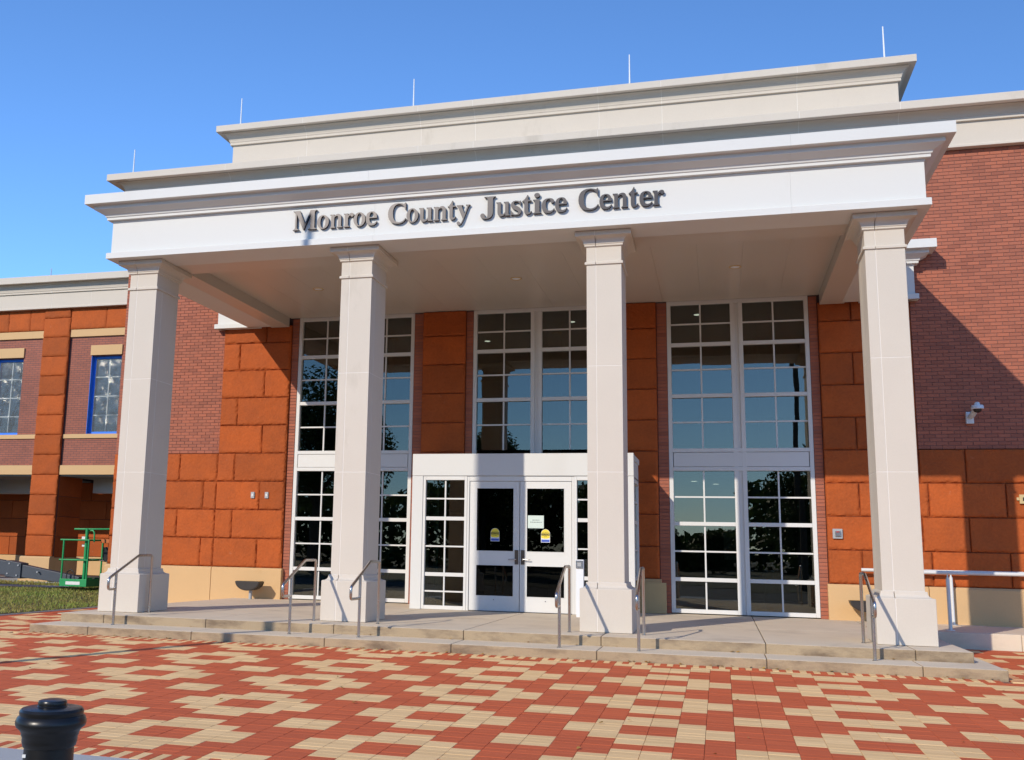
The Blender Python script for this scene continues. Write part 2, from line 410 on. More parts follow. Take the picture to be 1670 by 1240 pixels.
# ---------------------------------------------------------------- steps and porch floor
steps = thing('entrance_steps', (XC, 0, ZG), kind='structure')
def slabs(name, xs, y0, y1, z0, z1, mat, sy=None):
    for a, b in zip(xs[:-1], xs[1:]):
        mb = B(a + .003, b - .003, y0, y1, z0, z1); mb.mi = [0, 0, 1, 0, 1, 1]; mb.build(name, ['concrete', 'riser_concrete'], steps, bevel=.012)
lx = [SX0, -7.44, -5.74, -3.70, -1.9, .02, 2.08, 3.82, SX1]
ux = [-8.40, -7.63, -5.88, -3.83, -1.9, 0.0, 2.10, 3.86, 4.515]
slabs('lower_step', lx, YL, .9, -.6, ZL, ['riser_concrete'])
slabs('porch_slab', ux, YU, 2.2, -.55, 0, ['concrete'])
slabs('porch_slab', ux, 2.206, D + .3, -.55, 0, ['concrete'])
apron = MB()
apron.add([(-10.6, 2.4, -.245), (-8.406, 2.4, -.02), (-8.406, D + .2, -.004), (-10.6, D + .2, -.225), (-10.6, 2.4, -.6), (-8.406, 2.4, -.6), (-8.406, D + .2, -.6), (-10.6, D + .2, -.6)],
          [(0, 1, 2, 3), (0, 4, 5, 1), (1, 5, 6, 2), (2, 6, 7, 3), (3, 7, 4, 0)])
o = apron.build('apron', 'concrete'); o['kind'] = 'structure'
ramp_o = thing('ramp', (6.5, 3.2, ZG), kind='structure')
B(4.52, 5.98, 3.2, D + .2, -.55, -.003).build('ramp_slab', 'concrete', ramp_o, bevel=.01)
B(5.986, 12, 3.2, D + .2, -.55, -.008).build('ramp_slab', 'concrete', ramp_o, bevel=.01)

# ================================================================== courthouse
house = thing('courthouse', (XC, D, 0), 'red brick and sandstone courthouse with white columned portico and glazed entrance', 'building')

# ---- columns
CYC = .46
def rect(x, w, d, z): return [(x - w / 2, CYC - d / 2, z), (x + w / 2, CYC - d / 2, z), (x + w / 2, CYC + d / 2, z), (x - w / 2, CYC + d / 2, z)]
DD = .20                         # how much deeper than wide
def split_build(mb, xs, name, mat, parent, bevel):
    """cut the piece at x = xs, leave a caulked gap"""
    me = mb.mesh('tmp', mat)
    for sgn in (-1, 1):
        bm = bmesh.new(); bm.from_mesh(me)
        bmesh.ops.bisect_plane(bm, geom=bm.verts[:] + bm.edges[:] + bm.faces[:], plane_co=(xs + sgn * .004, 0, 0), plane_no=(-sgn, 0, 0), clear_outer=True)
        bmesh.ops.holes_fill(bm, edges=[e for e in bm.edges if e.is_boundary])
        bmesh.ops.recalc_face_normals(bm, faces=bm.faces)
        m2 = bpy.data.meshes.new(name); bm.to_mesh(m2); bm.free(); m2.materials.append(M[mat])
        for v in m2.vertices: v.co -= ORG[parent.name]
        o = bpy.data.objects.new(name, m2); link(o, parent, ORG[parent.name])
        b = o.modifiers.new('bevel', 'BEVEL'); b.width = bevel; b.segments = 2; b.limit_method = 'ANGLE'; b.angle_limit = R(30)
    bpy.data.meshes.remove(me)
for ci, cx in enumerate(COLX):
    cpart = bpy.data.objects.new('column', None); cpart.empty_display_size = .1; link(cpart, house, (cx, CYC, 0))
    wb, ws, wa = .7285, .516, .827
    js = cx - ws / 2 + .27 * ws
    prof = [(wb, .004), (wb, .600)]
    for t in (0, .25, .5, .75, 1):                    # cove up to the shaft
        a = t * math.pi / 2; prof.append((ws + .055 + (wb - ws - .075) * (1 - math.sin(a)), .605 + .062 * (1 - math.cos(a))))
    prof += [(ws + .055, .672), (ws + .045, .690), (ws - .02, .691)]
    split_build(MB().rings([rect(cx, w, w + DD, z) for w, z in prof]), js, 'base', 'limestone', cpart, .006)
    # shaft: pinwheel of L shaped cladding panels in three lifts
    hw, hd, t = ws / 2, (ws + DD) / 2, .05; g = .004
    for z0, z1 in ((.695, 2.255), (2.263, 3.816), (3.824, 5.350)):
        for q in range(4):
            a, b = (hw, hd) if q % 2 == 0 else (hd, hw)   # half extent along / across this face
            x0 = -a + .27 * 2 * a + g; back = .27 * 2 * b - g
            L = [(x0, -b), (a, -b), (a, -b + back), (a - t, -b + back), (a - t, -b + t), (x0, -b + t)]
            ca, sa = [(1, 0), (0, 1), (-1, 0), (0, -1)][q]
            L = [(cx + x * ca - y * sa, CYC + x * sa + y * ca) for x, y in L]
            MB().prism(L, z0, z1).build('cladding_panel', 'limestone', cpart, bevel=.004)
    B(cx - hw + .0025, cx + hw - .0025, CYC - hd + .0025, CYC + hd - .0025, .3, 5.7).build('caulk_joint', 'caulk', cpart)
    B(cx - wb / 2 + .003, cx + wb / 2 - .003, CYC - (wb + DD) / 2 + .003, CYC + (wb + DD) / 2 - .003, .01, .597).build('caulk_joint', 'caulk', cpart)
    B(cx - wa / 2 + .003, cx + wa / 2 - .003, CYC - (wa + DD) / 2 + .003, CYC + (wa + DD) / 2 - .003, 5.770, 5.840).build('caulk_joint', 'caulk', cpart)
    prof = [(ws + .004, 5.354), (ws + .05, 5.358), (ws + .05, 5.392), (ws + .028, 5.402), (ws + .002, 5.404), (ws + .002, 5.625), (ws + .03, 5.632), (ws + .055, 5.640), (ws + .055, 5.664), (ws + .07, 5.668)]
    for tt in (0, .2, .4, .6, .8, 1):
        a = tt * math.pi / 2; prof.append((ws + .075 + (.76 - ws - .075) * (1 - math.cos(a)), 5.670 + .090 * math.sin(a)))
    prof += [(.768, 5.766), (wa, 5.767), (wa, 5.843)]
    split_build(MB().rings([rect(cx, w, w + DD, z) for w, z in prof]), js, 'capital', 'limestone', cpart, .004)

# ---- entablature swept round three sides, profile = (offset outwards, z)
ENT = [(-.6, 5.847), (.057, 5.847), (.057, 5.942), (.045, 5.95), (0, 5.952), (0, 6.482), (.012, 6.486), (.012, 6.515), (.075, 6.518), (.075, 6.560), (.085, 6.564)]
for t in range(7):
    a = t / 6; ENT.append((.092 + .135 * (a ** 1.7 if a < .5 else a - .19 * (1 - a)), 6.566 + .098 * a ** .85))
ENT += [(.236, 6.666), (.236, 6.722), (.245, 6.728), (.35, 6.732), (.35, 6.893), (.345, 6.897), (-.6, 6.90)]
def sweep(prof, x0, x1, yf, name, mat, parent, ml=0, mr=0, bevel=.003, back=None):
    """straight run facing -Y between x0 and x1; ml / mr mitre outwards"""
    a = [(x0 - (o if ml else 0), yf - o, z) for o, z in prof]; b = [(x1 + (o if mr else 0), yf - o, z) for o, z in prof]
    return MB().rings([a, b]).build(name, mat, parent, bevel=bevel)
def sweep_side(prof, xf, y0, y1, sgn, name, mat, parent, mitre=True, bevel=.003):
    a = [(xf + sgn * o, y0 - (o if mitre else 0), z) for o, z in prof]; b = [(xf + sgn * o, y1, z) for o, z in prof]
    return MB().rings([a, b]).build(name, mat, parent, bevel=bevel)
FX0, FX1, FY = -8.28, 4.383, -.17
port = bpy.data.objects.new('portico', None); port.empty_display_size = .1; link(port, house, (XC, 2, 5.85))
def capped(prof, lim): return [(max(o, lim), z) for o, z in prof]
seams = [FX0, -3.551, 2.649, FX1]
for i in range(3):
    sweep(ENT, seams[i] + (.0005 if i else 0), seams[i + 1] - (.0005 if i < 2 else 0), FY, 'entablature', 'white_metal', port, i == 0, i == 2, bevel=.0012)
E2 = capped(ENT, -.5)
sweep_side(E2, FX0, FY, D - .13, -1, 'entablature_return', 'white_metal', port)
sweep_side(E2, FX1, FY, D - .13, 1, 'entablature_return', 'white_metal', port)
# beams behind: soffits at 5.847 and inner faces
B(FX0 + .62, FX1 - .62, .43, .975, 5.849, 6.6).build('front_beam', 'ceiling_metal', port, bevel=.003)
B(FX0 + .45, -7.41, .978, D - .02, 5.850, 6.6).build('side_beam', 'ceiling_metal', port, bevel=.003)
B(3.494, FX1 - .45, .978, D - .02, 5.850, 6.6).build('side_beam', 'ceiling_metal', port, bevel=.003)
w = .727
for i in range(15):
    x0 = -7.408 + w * i; x1 = min(x0 + w, 3.492)
    if x1 > x0 + .02: B(x0 + .0007, x1 - .0007, .978, DW - .09, CZ, CZ + .03).build('ceiling_panel', 'ceiling_metal', port, bevel=.0015)
B(-7.41, 3.494, .98, DW, CZ + .035, CZ + .09).build('ceiling_deck', 'ceiling_metal', port)
for x in (-5.837, -1.925, 1.936):
    rg = MB(); c = (x, 3.14, CZ)
    rg.lathe([(.085, .004), (.105, .004), (.108, -.004), (.104, -.011), (.084, -.011), (.080, .0)], c, 28)
    rg.build('downlight_trim', 'brass_fixture', port, smooth=True)
    MB().lathe([(.079, -.004), (.079, -.001)], c, 24).build('downlight_lens', 'sticker_white', port)
B(FX0 - .2, FX1 + .2, FY - .2, D - .1, 6.901, 6.93).build('portico_roof', 'roof_membrane', port)
# entablature stubs on the wall beside the portico
for sgn, xa, xb in ((-1, -9.10, FX0 - .40), (1, FX1 + .40, 5.15)):
    EW = capped(ENT, -.12)
    if sgn < 0:
        sweep(EW, xa, FX0 + .2, D - .12, 'wall_entablature', 'white_metal', port, 1, 0); sweep_side(capped(ENT, -.3), xa, D - .12, D + .02, -1, 'wall_entablature_return', 'white_metal', port)
    else:
        sweep(EW, FX1 - .2, xb, D - .12, 'wall_entablature', 'white_metal', port, 0, 1); sweep_side(capped(ENT, -.3), xb, D - .12, D + .02, 1, 'wall_entablature_return', 'white_metal', port)

# ---- main wall core (backing behind stones and bricks), openings left free
core = MB()
yb0, yb1 = D + .10, D + .42
edges = [XW0] + [v for w_ in WINS for v in (w_[0] - .02, w_[1] + .02)] + [XW1]
for a, b in ((XW0, WINS[0][0]), (WINS[0][1], WINS[1][0]), (WINS[1][1], WINS[2][0]), (WINS[2][1], XW1)): core.box(a, b, yb0, yb1, -.6, 6.10)
core.box(XW0, XW1, yb0, yb1, 6.10, 9.4); core.box(-9.0, 5.06, yb0, yb1, 9.401, 10.5)
core.box(XW0 + .001, XW0 + .3, yb1, 20, -.6, 9.3)
core.build('wall_core', 'mortar', house)
surf('stone_bed', (.15, .055, .04), .95, .1, 3, 60, .2)
for a_, b_, z_ in ((XW0 + .01, -7.375, 3.075), (-8.975, -7.376, 5.89), (-4.355, -3.435, CZ - .01), (-.475, .445, CZ - .01), (3.465, XW1 - .01, 3.075), (3.466, 5.065, 5.89)):
    B(a_, b_, D + (.038 if z_ < 4 else .036), D + .099, .62 if z_ < 4 else .621, z_).build('stone_bed', 'stone_bed', house)
B(XW0 + .3, XW1, yb1 + .02, 30, 9.30, 9.36).build('roof_deck', 'roof_membrane', house)
# ---- rock faced sandstone
stone_cache = {}
def stone(x0, x1, z0, z1, yf, parent, seed, mat='sandstone', thick=.085, name='stone'):
    g = .0032; x0 += g; x1 -= g; z0 += g; z1 -= g
    w, h = x1 - x0, z1 - z0; rs = .027 if name == 'stone' and D - .1 < yf < D + .1 else .05; nx = max(6, int(w / rs)); nz = max(5, int(h / rs)); mb = MB()
    rnd = random.Random(int(seed * 100)); cracks = []
    for q in range(rnd.choice((0, 1, 1, 2))):
        ca = Vector((x0 + w * rnd.uniform(.15, .6), z0 + h * rnd.uniform(.25, .8))); an = rnd.choice((0, .1, -.15, .9, 1.4)) + rnd.uniform(-.2, .2); ln = rnd.uniform(.12, .34)
        cb = ca + Vector((math.cos(an), math.sin(an))) * ln * .6; cracks += [(ca, cb), (cb, cb + Vector((math.cos(an + .5), math.sin(an + .5))) * ln * .4)]
    us = [0, .012 / w] + [i / nx for i in range(1, nx)] + [1 - .012 / w, 1]; wsv = [0, .012 / h] + [i / nz for i in range(1, nz)] + [1 - .012 / h, 1]
    n, k = len(us), len(wsv); vs = []
    for v in wsv:
        for u in us:
            x = x0 + w * u; z = z0 + h * v
            dl, dr, db, dt = u * w, (1 - u) * w, v * h, (1 - v) * h
            nn = noise.noise((x * 6 + seed, z * 6, seed * 1.7)); n2 = noise.noise((x * 17 + seed, z * 17, 5.1))
            def sm(d, r): t = max(0, min(1, d / r)); return t * t * (3 - 2 * t)
            hh = sm(dl, .016 + .008 * nn) * sm(dt, .014 + .006 * nn) * sm(dr, .040 + .034 * n2) * sm(db, .040 + .036 * n2)
            hh = min(1, hh + .10)
            low = noise.noise((x * 2.2 + seed * 3, z * 2.6, seed))
            y = yf + .022 - hh * (.026 + .009 * low + .005 * nn) - .004 * n2 - .003 * noise.noise((x * 38 + seed, z * 38, 1)) - .030 * max(0, 1 - min(dr, db, dt * 2, dl * 2) / .09) * noise.noise((x * 15 + seed, z * 21, 7))
            for ca, cb in cracks:
                pq = Vector((x, z)); t_ = max(0, min(1, (pq - ca).dot(cb - ca) / (cb - ca).length_squared)); dd = (pq - ca - (cb - ca) * t_).length
                if dd < .03: y += .007 * (1 - dd / .03) * (1 if (pq - ca).cross(cb - ca) > 0 else -.8)
            edge = u in (0, 1) or v in (0, 1)
            if edge: y = yf + .027
            vs.append((x, y, z))
    fs = [(j * n + i, j * n + i + 1, (j + 1) * n + i + 1, (j + 1) * n + i) for j in range(k - 1) for i in range(n - 1)]
    ring = [i for i in range(n)] + [j * n + n - 1 for j in range(1, k)] + [(k - 1) * n + i for i in range(n - 2, -1, -1)] + [j * n for j in range(k - 2, 0, -1)]
    b = len(vs); vs += [(vs[i][0], yf + thick, vs[i][2]) for i in ring]; L = len(ring)
    fs += [(ring[(i + 1) % L], ring[i], b + i, b + (i + 1) % L) for i in range(L)]
    mb.add(vs, fs); return mb.build(name, mat, parent, smooth=True, fix=False)
def group_part(name, loc): o = bpy.data.objects.new(name, None); o.empty_display_size = .1; return link(o, house, loc)
C0, CH = .64, .61
sd_ = 1
def courses(parent, odd, even, n0, n1, ztop=None):
    """course k from C0 + k*CH; k odd/even picks the joint pattern"""
    global sd_
    for k in range(n0, n1):
        z0 = C0 + CH * k; z1 = z0 + CH
        if ztop and z1 > ztop: z1 = ztop
        if z1 - z0 < .08: continue
        xs = odd if k % 2 == 1 else even
        for a, b in zip(xs[:-1], xs[1:]): stone(a, b, z0, z1, D, parent, sd_ * 3.1); sd_ += 1
p = group_part('rusticated_wall', (-10.2, D, .64)); courses(p, [XW0, -11.12, -9.90, -8.98], [XW0, -10.52, -9.29, -8.98], 0, 4)
p = group_part('stone_pier', (-8.2, D, .64)); courses(p, [-8.98, -8.57, -7.37], [-8.98, -7.95, -7.37], 0, 9, 5.90)
for a, b in ((-4.36, -3.43), (-.48, .45)):
    p = group_part('stone_pier', ((a + b) / 2, D, .64)); courses(p, [a, b], [a, b], 0, 9, CZ - .004)
p = group_part('stone_pier', (4.3, D, .64)); courses(p, [3.46, 4.66, 5.07], [3.46, 4.04, 5.20], 0, 4); courses(p, [3.46, 4.66, 5.07], [3.46, 4.04, 5.07], 4, 9, 5.90)
p = group_part('rusticated_wall', (6.4, D, .64)); courses(p, [5.07, 5.83, 7.06, 8.28, 9.5, 10.72, XW1], [5.20, 6.445, 7.67, 8.89, 10.11, 11.3, XW1], 0, 4)
# ---- limestone plinth
pl = group_part('plinth', (XC, D, 0))
for a, b in ((XW0 - .03, -8.975), (-8.965, -7.34), (-4.39, -3.40), (-.51, .48), (3.43, 5.10), (5.11, XW1)):
    pr = [(D - .045, -.5), (D - .045, .60), (D - .008, .636), (D + .12, .636), (D + .12, -.5)]
    MB().rings([[(a, y, z) for y, z in pr], [(b, y, z) for y, z in pr]]).build('plinth_block', 'tan_stone', pl, bevel=.006)
# ---- brickwork in running bond
BL, BH, J = .203, .0678, .0085
bricks = []                      # x0 x1 z0 z1 yf
def brick_area(x0, x1, z0, z1, yf, anchor=None):
    n = int(round((z1 - z0) / BH)); h = (z1 - z0) / n; an = anchor if anchor is not None else x0
    for r in range(n):
        off = an + (BL / 2 if r % 2 else 0) - 60 * BL
        i = 0
        while True:
            a = off + BL * i; b = a + BL; i += 1
            if a >= x1 - .01: break
            a2, b2 = max(a, x0), min(b, x1)
            if b2 - a2 < .03: continue
            bricks.append((a2, b2, z0 + r * h, z0 + (r + 1) * h, yf))
YB = D + .045
brick_area(XW0, -8.985, 3.085, 8.80, YB); brick_area(5.075, XW1, 3.085, 8.80, YB, 5.075)
YJ = D + .07
for a, b in ((-7.365, -7.207), (-4.563, -4.365), (-3.425, -3.277), (-.633, -.485), (.455, .653), (3.297, 3.455)): 
    n = 89
    for r in range(n): bricks.append((a, b, r * BH, (r + 1) * BH, YJ)) if (r + 1) * BH < CZ else None
surf('brick_mortar', (.215, .115, .10), .95, .08, 3, 60, .2)
def mortar_sheet(x0, x1, z0, z1, yf): B(x0, x1, yf + .010, yf + .045, z0, z1).build('mortar_bed', 'brick_mortar', bw)
bw = group_part('brickwork', (6.5, D, 3.1))
mortar_sheet(XW0, -8.987, 3.09, 8.80, YB); mortar_sheet(5.077, XW1, 3.09, 8.80, YB)
for a, b in ((-7.363, -7.209), (-4.561, -4.367), (-3.423, -3.279), (-.631, -.487), (.457, .651), (3.299, 3.453)): mortar_sheet(a, b, .01, CZ - .01, YJ)
def score(b):
    p = to_pixel(((b[0] + b[1]) / 2, b[4], (b[2] + b[3]) / 2))
    ok = p and 0 <= p[0] <= 1670 and 0 <= p[1] <= 1240
    hid = (b[0] < 5.2 and b[0] > 3.4 and b[2] > 3) 
    return 99 if not ok or hid else p[2] / (b[1] - b[0])
bricks.sort(key=score)
bc = {}; bf = MB()
def brick_geo(mb, x0, x1, y0, z0, z1, tone):
    c = .003; y1 = y0 + .055
    o = [(x0, z0), (x1, z0), (x1, z1), (x0, z1)]; n = [(x0 + c, z0 + c), (x1 - c, z0 + c), (x1 - c, z1 - c), (x0 + c, z1 - c)]
    vs = [(x, y1, z) for x, z in o] + [(x, y0 + c, z) for x, z in o] + [(x, y0, z) for x, z in n]
    fs = [(i, (i + 1) % 4, 4 + (i + 1) % 4, 4 + i) for i in range(4)] + [(4 + i, 4 + (i + 1) % 4, 8 + (i + 1) % 4, 8 + i) for i in range(4)] + [(8, 9, 10, 11)]
    mb.add(vs, fs, 0, tone)
for i, (a, b, z0, z1, yf) in enumerate(bricks):
    a += J / 2; b -= J / 2; z0 += J / 2; z1 -= J / 2; dy = random.uniform(-.0012, .0012); t = random.random() ** .8
    if i < 300:
        key = (round(b - a, 3), round(z1 - z0, 4), random.randrange(7))
        if key not in bc:
            mb = MB(); brick_geo(mb, -(b - a) / 2, (b - a) / 2, 0, -(z1 - z0) / 2, (z1 - z0) / 2, t); bc[key] = mb.mesh('brick', 'brick', tone=True)
        placed(bc[key], 'brick', bw, ((a + b) / 2, yf + dy, (z0 + z1) / 2))
    else: brick_geo(bf, a, b, yf + dy, z0, z1, t)
o = bf.build('brick_field', 'brick', bw, fix=False, tone=True); o['kind'] = 'stuff'

# ---- parapets: stone cornices with caulked joints
def cove(o0, o1, z0, z1, n=6): return [(o0 + (o1 - o0) * (1 - math.cos(k / n * math.pi / 2)) ** .8, z0 + (z1 - z0) * math.sin(k / n * math.pi / 2) ** 1.2) for k in range(n + 1)]
LOW = [(-.10, 8.742), (.10, 8.742), (.10, 8.79), (.085, 8.796), (.085, 9.225), (.14, 9.230), (.14, 9.305), (.150, 9.312)] + cove(.152, .285, 9.316, 9.436) + [(.290, 9.437), (.290, 9.455), (.45, 9.440), (.45, 9.592), (.44, 9.598), (-.10, 9.615)]
ATT = [(-.10, 9.50), (.0, 9.50), (.0, 10.190), (.05, 10.196), (.05, 10.252), (.058, 10.258)] + cove(.06, .185, 10.262, 10.425) + [(.190, 10.427), (.190, 10.455), (.30, 10.448), (.30, 10.590), (.29, 10.596), (-.10, 10.61)]
def segmented(prof, xs, yf, name, part, ml, mr):
    for i in range(len(xs) - 1):
        sweep(prof, xs[i] + (.004 if i else 0), xs[i + 1] - (.004 if i < len(xs) - 2 else 0), yf, name, 'limestone', part, ml and i == 0, mr and i == len(xs) - 2, bevel=.005)
    inner = [(max(o - .003, -.12), z + (.004 if k == 0 else -.004 if z > prof[-1][1] - .05 else 0)) for k, (o, z) in enumerate(prof)]
    sweep(inner, xs[0] + .05, xs[-1] - .05, yf, 'caulk_joint', 'caulk', part, 0, 0, bevel=0)
par = group_part('parapet', (XC, D, 8.8))
segmented(LOW, [XW0 + .0, -8.97, -7.19, -4.43, -3.22, -.62, .66, 3.24, 5.03, 7.6, 9.8, XW1], D, 'lower_cornice', par, True, False)
sweep_side(capped(LOW, -.3), XW0, D, 20, -1, 'cornice_return', 'limestone', par)
segmented(ATT, [-9.03, -7.19, -4.5, -3.28, -.64, .64, 3.25, 5.09], D, 'attic_cornice', par, True, True)
sweep_side(capped(ATT, -.3), -9.03, D, D + 3, -1, 'attic_return', 'limestone', par); sweep_side(capped(ATT, -.3), 5.09, D, D + 3, 1, 'attic_return', 'limestone', par)
B(-9.0, 5.06, D + .11, D + 3, 10.57, 10.60).build('attic_cap', 'roof_membrane', par)
rods = [(-11.55, 9.61, 10.30), (-8.82, 10.60, 11.30), (-4.66, 10.60, 11.31), (.006, 10.60, 11.32), (4.86, 10.60, 11.32)]
for x, z0, z1 in rods:
    MB().tube([(x, D - .1, z0 - .015), (x, D - .1, z1)], [.018, .012], 8).build('lightning_rod', 'sticker_white', par)

# ---- windows: frame, transoms, glazing bars, panes one by one
UPR = [6.06, 5.596, 5.180, 4.680, 4.160, 3.644, 3.115]
LOWR = [2.733, 2.200, 1.690, 1.170, .645, .02]
def window(x0, x1, has_low=True):
    win = bpy.data.objects.new('window', None); win.empty_display_size = .1; link(win, house, ((x0 + x1) / 2, DW, 0))
    fr = MB(); fw = .075; y0, y1 = DW - .07, DW + .07; zb = .02 if has_low else 2.9
    fr.box(x0, x0 + fw, y0, y1, zb, 6.06); fr.box(x1 - fw, x1, y0, y1, zb, 6.06); xm = (x0 + x1) / 2
    fr.box(x0 + fw + .001, x1 - fw - .001, y0, y1, 6.06 - fw, 6.06)
    for s in (-1, 1): fr.box(xm + s * .075 - .04, xm + s * .075 + .04, y0, y1, zb, 6.06 - fw - .001)
    fr.build('frame', 'white_frame', win, bevel=.004)
    B(xm - .034, xm + .034, y0 + .03, y1, zb, 6.06 - fw - .001).build('mullion_cover', 'white_frame', win)
    if has_low:
        B(x0 + fw + .001, xm - .116, y0, y1, .02, .095).build('sill', 'white_frame', win, bevel=.004); B(xm + .116, x1 - fw - .001, y0, y1, .02, .095).build('sill', 'white_frame', win, bevel=.004)
        B(x0 + fw + .001, x1 - fw - .001, y0 - .004, y1, 3.06, 3.13).build('transom', 'white_frame', win, bevel=.004)
        B(x0 + fw + .001, x1 - fw - .001, y0 - .004, y1, 2.70, 2.775).build('transom', 'white_frame', win, bevel=.004)
        B(x0 + fw + .012, x1 - fw - .012, y0 + .002, y1, 2.782, 3.052).build('spandrel_panel', 'white_frame', win, bevel=.003)
    for xa, xb in ((x0 + fw, xm - .115), (xm + .115, x1 - fw)):
        xc = (xa + xb) / 2
        for rows, thick in ((UPR, (2, 4)), (LOWR if has_low else [], (2, 4))):
            for i in range(len(rows) - 1):
                zt, zb_ = rows[i], rows[i + 1]
                top = zt - (.075 if i == 0 and rows is UPR else .036 if i in thick else .038 if i == 0 else .015)
                last = i == len(rows) - 2
                bot = zb_ + (.075 if last and rows is LOWR else .015 if last else .036 if i + 1 in thick else .015)
                if rows is UPR and last and not has_low: pass
                if not last:
                    if i + 1 in thick: B(xa + .001, xb - .001, y0 + .006, y1 - .006, zb_ - .036, zb_ + .036).build('transom', 'white_frame', win, bevel=.003)
                    else: B(xa + .001, xb - .001, DW - .022, DW + .022, zb_ - .015, zb_ + .015).build('glazing_bar', 'white_frame', win, bevel=.002)
                B(xc - .015, xc + .015, DW - .024, DW + .024, bot, top).build('glazing_bar', 'white_frame', win, bevel=.002)
                for pa, pb in ((xa, xc - .013), (xc + .013, xb)):
                    ax, az = random.gauss(0, .0011), random.gauss(0, .0014)
                    cx_, cz_ = (pa + pb) / 2, (top + bot) / 2; mb = MB(); vs = []
                    for yy in (-.003, .003):
                        for (xx, zz) in ((pa + .002, bot + .001), (pb - .002, bot + .001), (pb - .002, top - .001), (pa + .002, top - .001)):
                            vs.append((xx, DW + yy + ax * (xx - cx_) + az * (zz - cz_), zz))
                    mb.add(vs, [(0, 1, 2, 3), (7, 6, 5, 4), (0, 4, 5, 1), (1, 5, 6, 2), (2, 6, 7, 3), (3, 7, 4, 0)]); mb.build('pane', 'glass', win)
for i, (a, b) in enumerate(WINS): window(a, b, i != 1)

# ---- entrance vestibule
V = 3.9; VX0, VX1 = -4.06, .10
ves = bpy.data.objects.new('vestibule', None); ves.empty_display_size = .1; link(ves, house, (XC, V, 0))
B(VX0, VX1, V, V + .16, 2.485, 2.90).build('header_panel', 'white_metal', ves, bevel=.004)
B(VX0 + .01, VX1 - .01, V + .16, D + .07, 2.80, 2.895).build('roof', 'white_metal', ves)
B(VX0 + .02, VX1 - .02, V + .17, D + .3, 2.48, 2.50).build('ceiling', 'interior_ceiling', ves)
B(VX0, VX0 + .212, V + .004, V + .16, .002, 2.48).build('corner_panel', 'white_metal', ves, bevel=.003)
B(VX1 - .212, VX1, V + .004, V + .16, .002, 2.48).build('corner_panel', 'white_metal', ves, bevel=.003)
SIDE = [2.44, 2.054, 1.683, 1.164, .645, .334, .02]
def sidelight(xa, xb):
    s = MB(); y0, y1 = V + .02, V + .14
    s.box(xa, xa + .05, y0, y1, .004, 2.48); s.box(xb - .05, xb, y0, y1, .004, 2.48); s.box(xa + .051, xb - .051, y0, y1, 2.405, 2.48); s.box(xa + .051, xb - .051, y0, y1, .004, .075)
    s.build('sidelight_frame', 'white_frame', ves, bevel=.004)
    xc = (xa + xb) / 2
    for i in range(6):
        top = SIDE[i] - (.035 if i == 0 else .034 if i in (2, 4) else .014); bot = SIDE[i + 1] + (.055 if i == 5 else .034 if i + 1 in (2, 4) else .014)
        if i < 5:
            hb = .034 if i + 1 in (2, 4) else .014; B(xa + .051, xb - .051, V + .05, V + .11, SIDE[i + 1] - hb, SIDE[i + 1] + hb).build('glazing_bar', 'white_frame', ves, bevel=.002)
        B(xc - .014, xc + .014, V + .055, V + .105, bot, top).build('glazing_bar', 'white_frame', ves, bevel=.002)
        for pa, pb in ((xa + .049, xc - .012), (xc + .012, xb - .049)): B(pa, pb, V + .077, V + .083, bot, top).build('pane', 'glass', ves)
sidelight(-3.846, -2.985); sidelight(-.975, -.112)
jb = MB()
jb.box(-2.983, -2.942, V + .03, V + .15, .004, 2.48); jb.box(-1.018, -.977, V + .03, V + .15, .004, 2.48); jb.box(-2.941, -1.019, V + .03, V + .15, 2.388, 2.48)
jb.build('door_frame', 'white_frame', ves, bevel=.004)
for sx in (VX0, VX1):                               # glazed flanks of the vestibule
    a, b = (sx + .03, sx + .13) if sx < -2 else (sx - .13, sx - .03); xm = (a + b) / 2
    y0, y1 = V + .162, D + .065; f_ = MB()
    f_.box(a, b, y0, y0 + .09, .004, 2.48); f_.box(a, b, y1 - .09, y1, .004, 2.48); f_.box(a, b, y0 + .091, y1 - .091, 2.40, 2.48); f_.box(a, b, y0 + .091, y1 - .091, .004, .09)
    f_.build('flank_frame', 'white_frame', ves, bevel=.004)
    B(a, b, y0, y1, 2.502, 2.80).build('flank_panel', 'white_metal', ves)
    ym = (y0 + y1) / 2
    for z in (2.054, 1.683, 1.164, .645, .334):
        hb = .034 if z in (1.683, .645) else .014; B(xm - .03, xm + .03, y0 + .091, y1 - .091, z - hb, z + hb).build('glazing_bar', 'white_frame', ves)
    B(xm - .025, xm + .025, ym - .014, ym + .014, .09, 2.40).build('glazing_bar', 'white_frame', ves)
    B(xm - .003, xm + .003, y0 + .09, y1 - .09, .09, 2.40).build('pane', 'glass', ves)
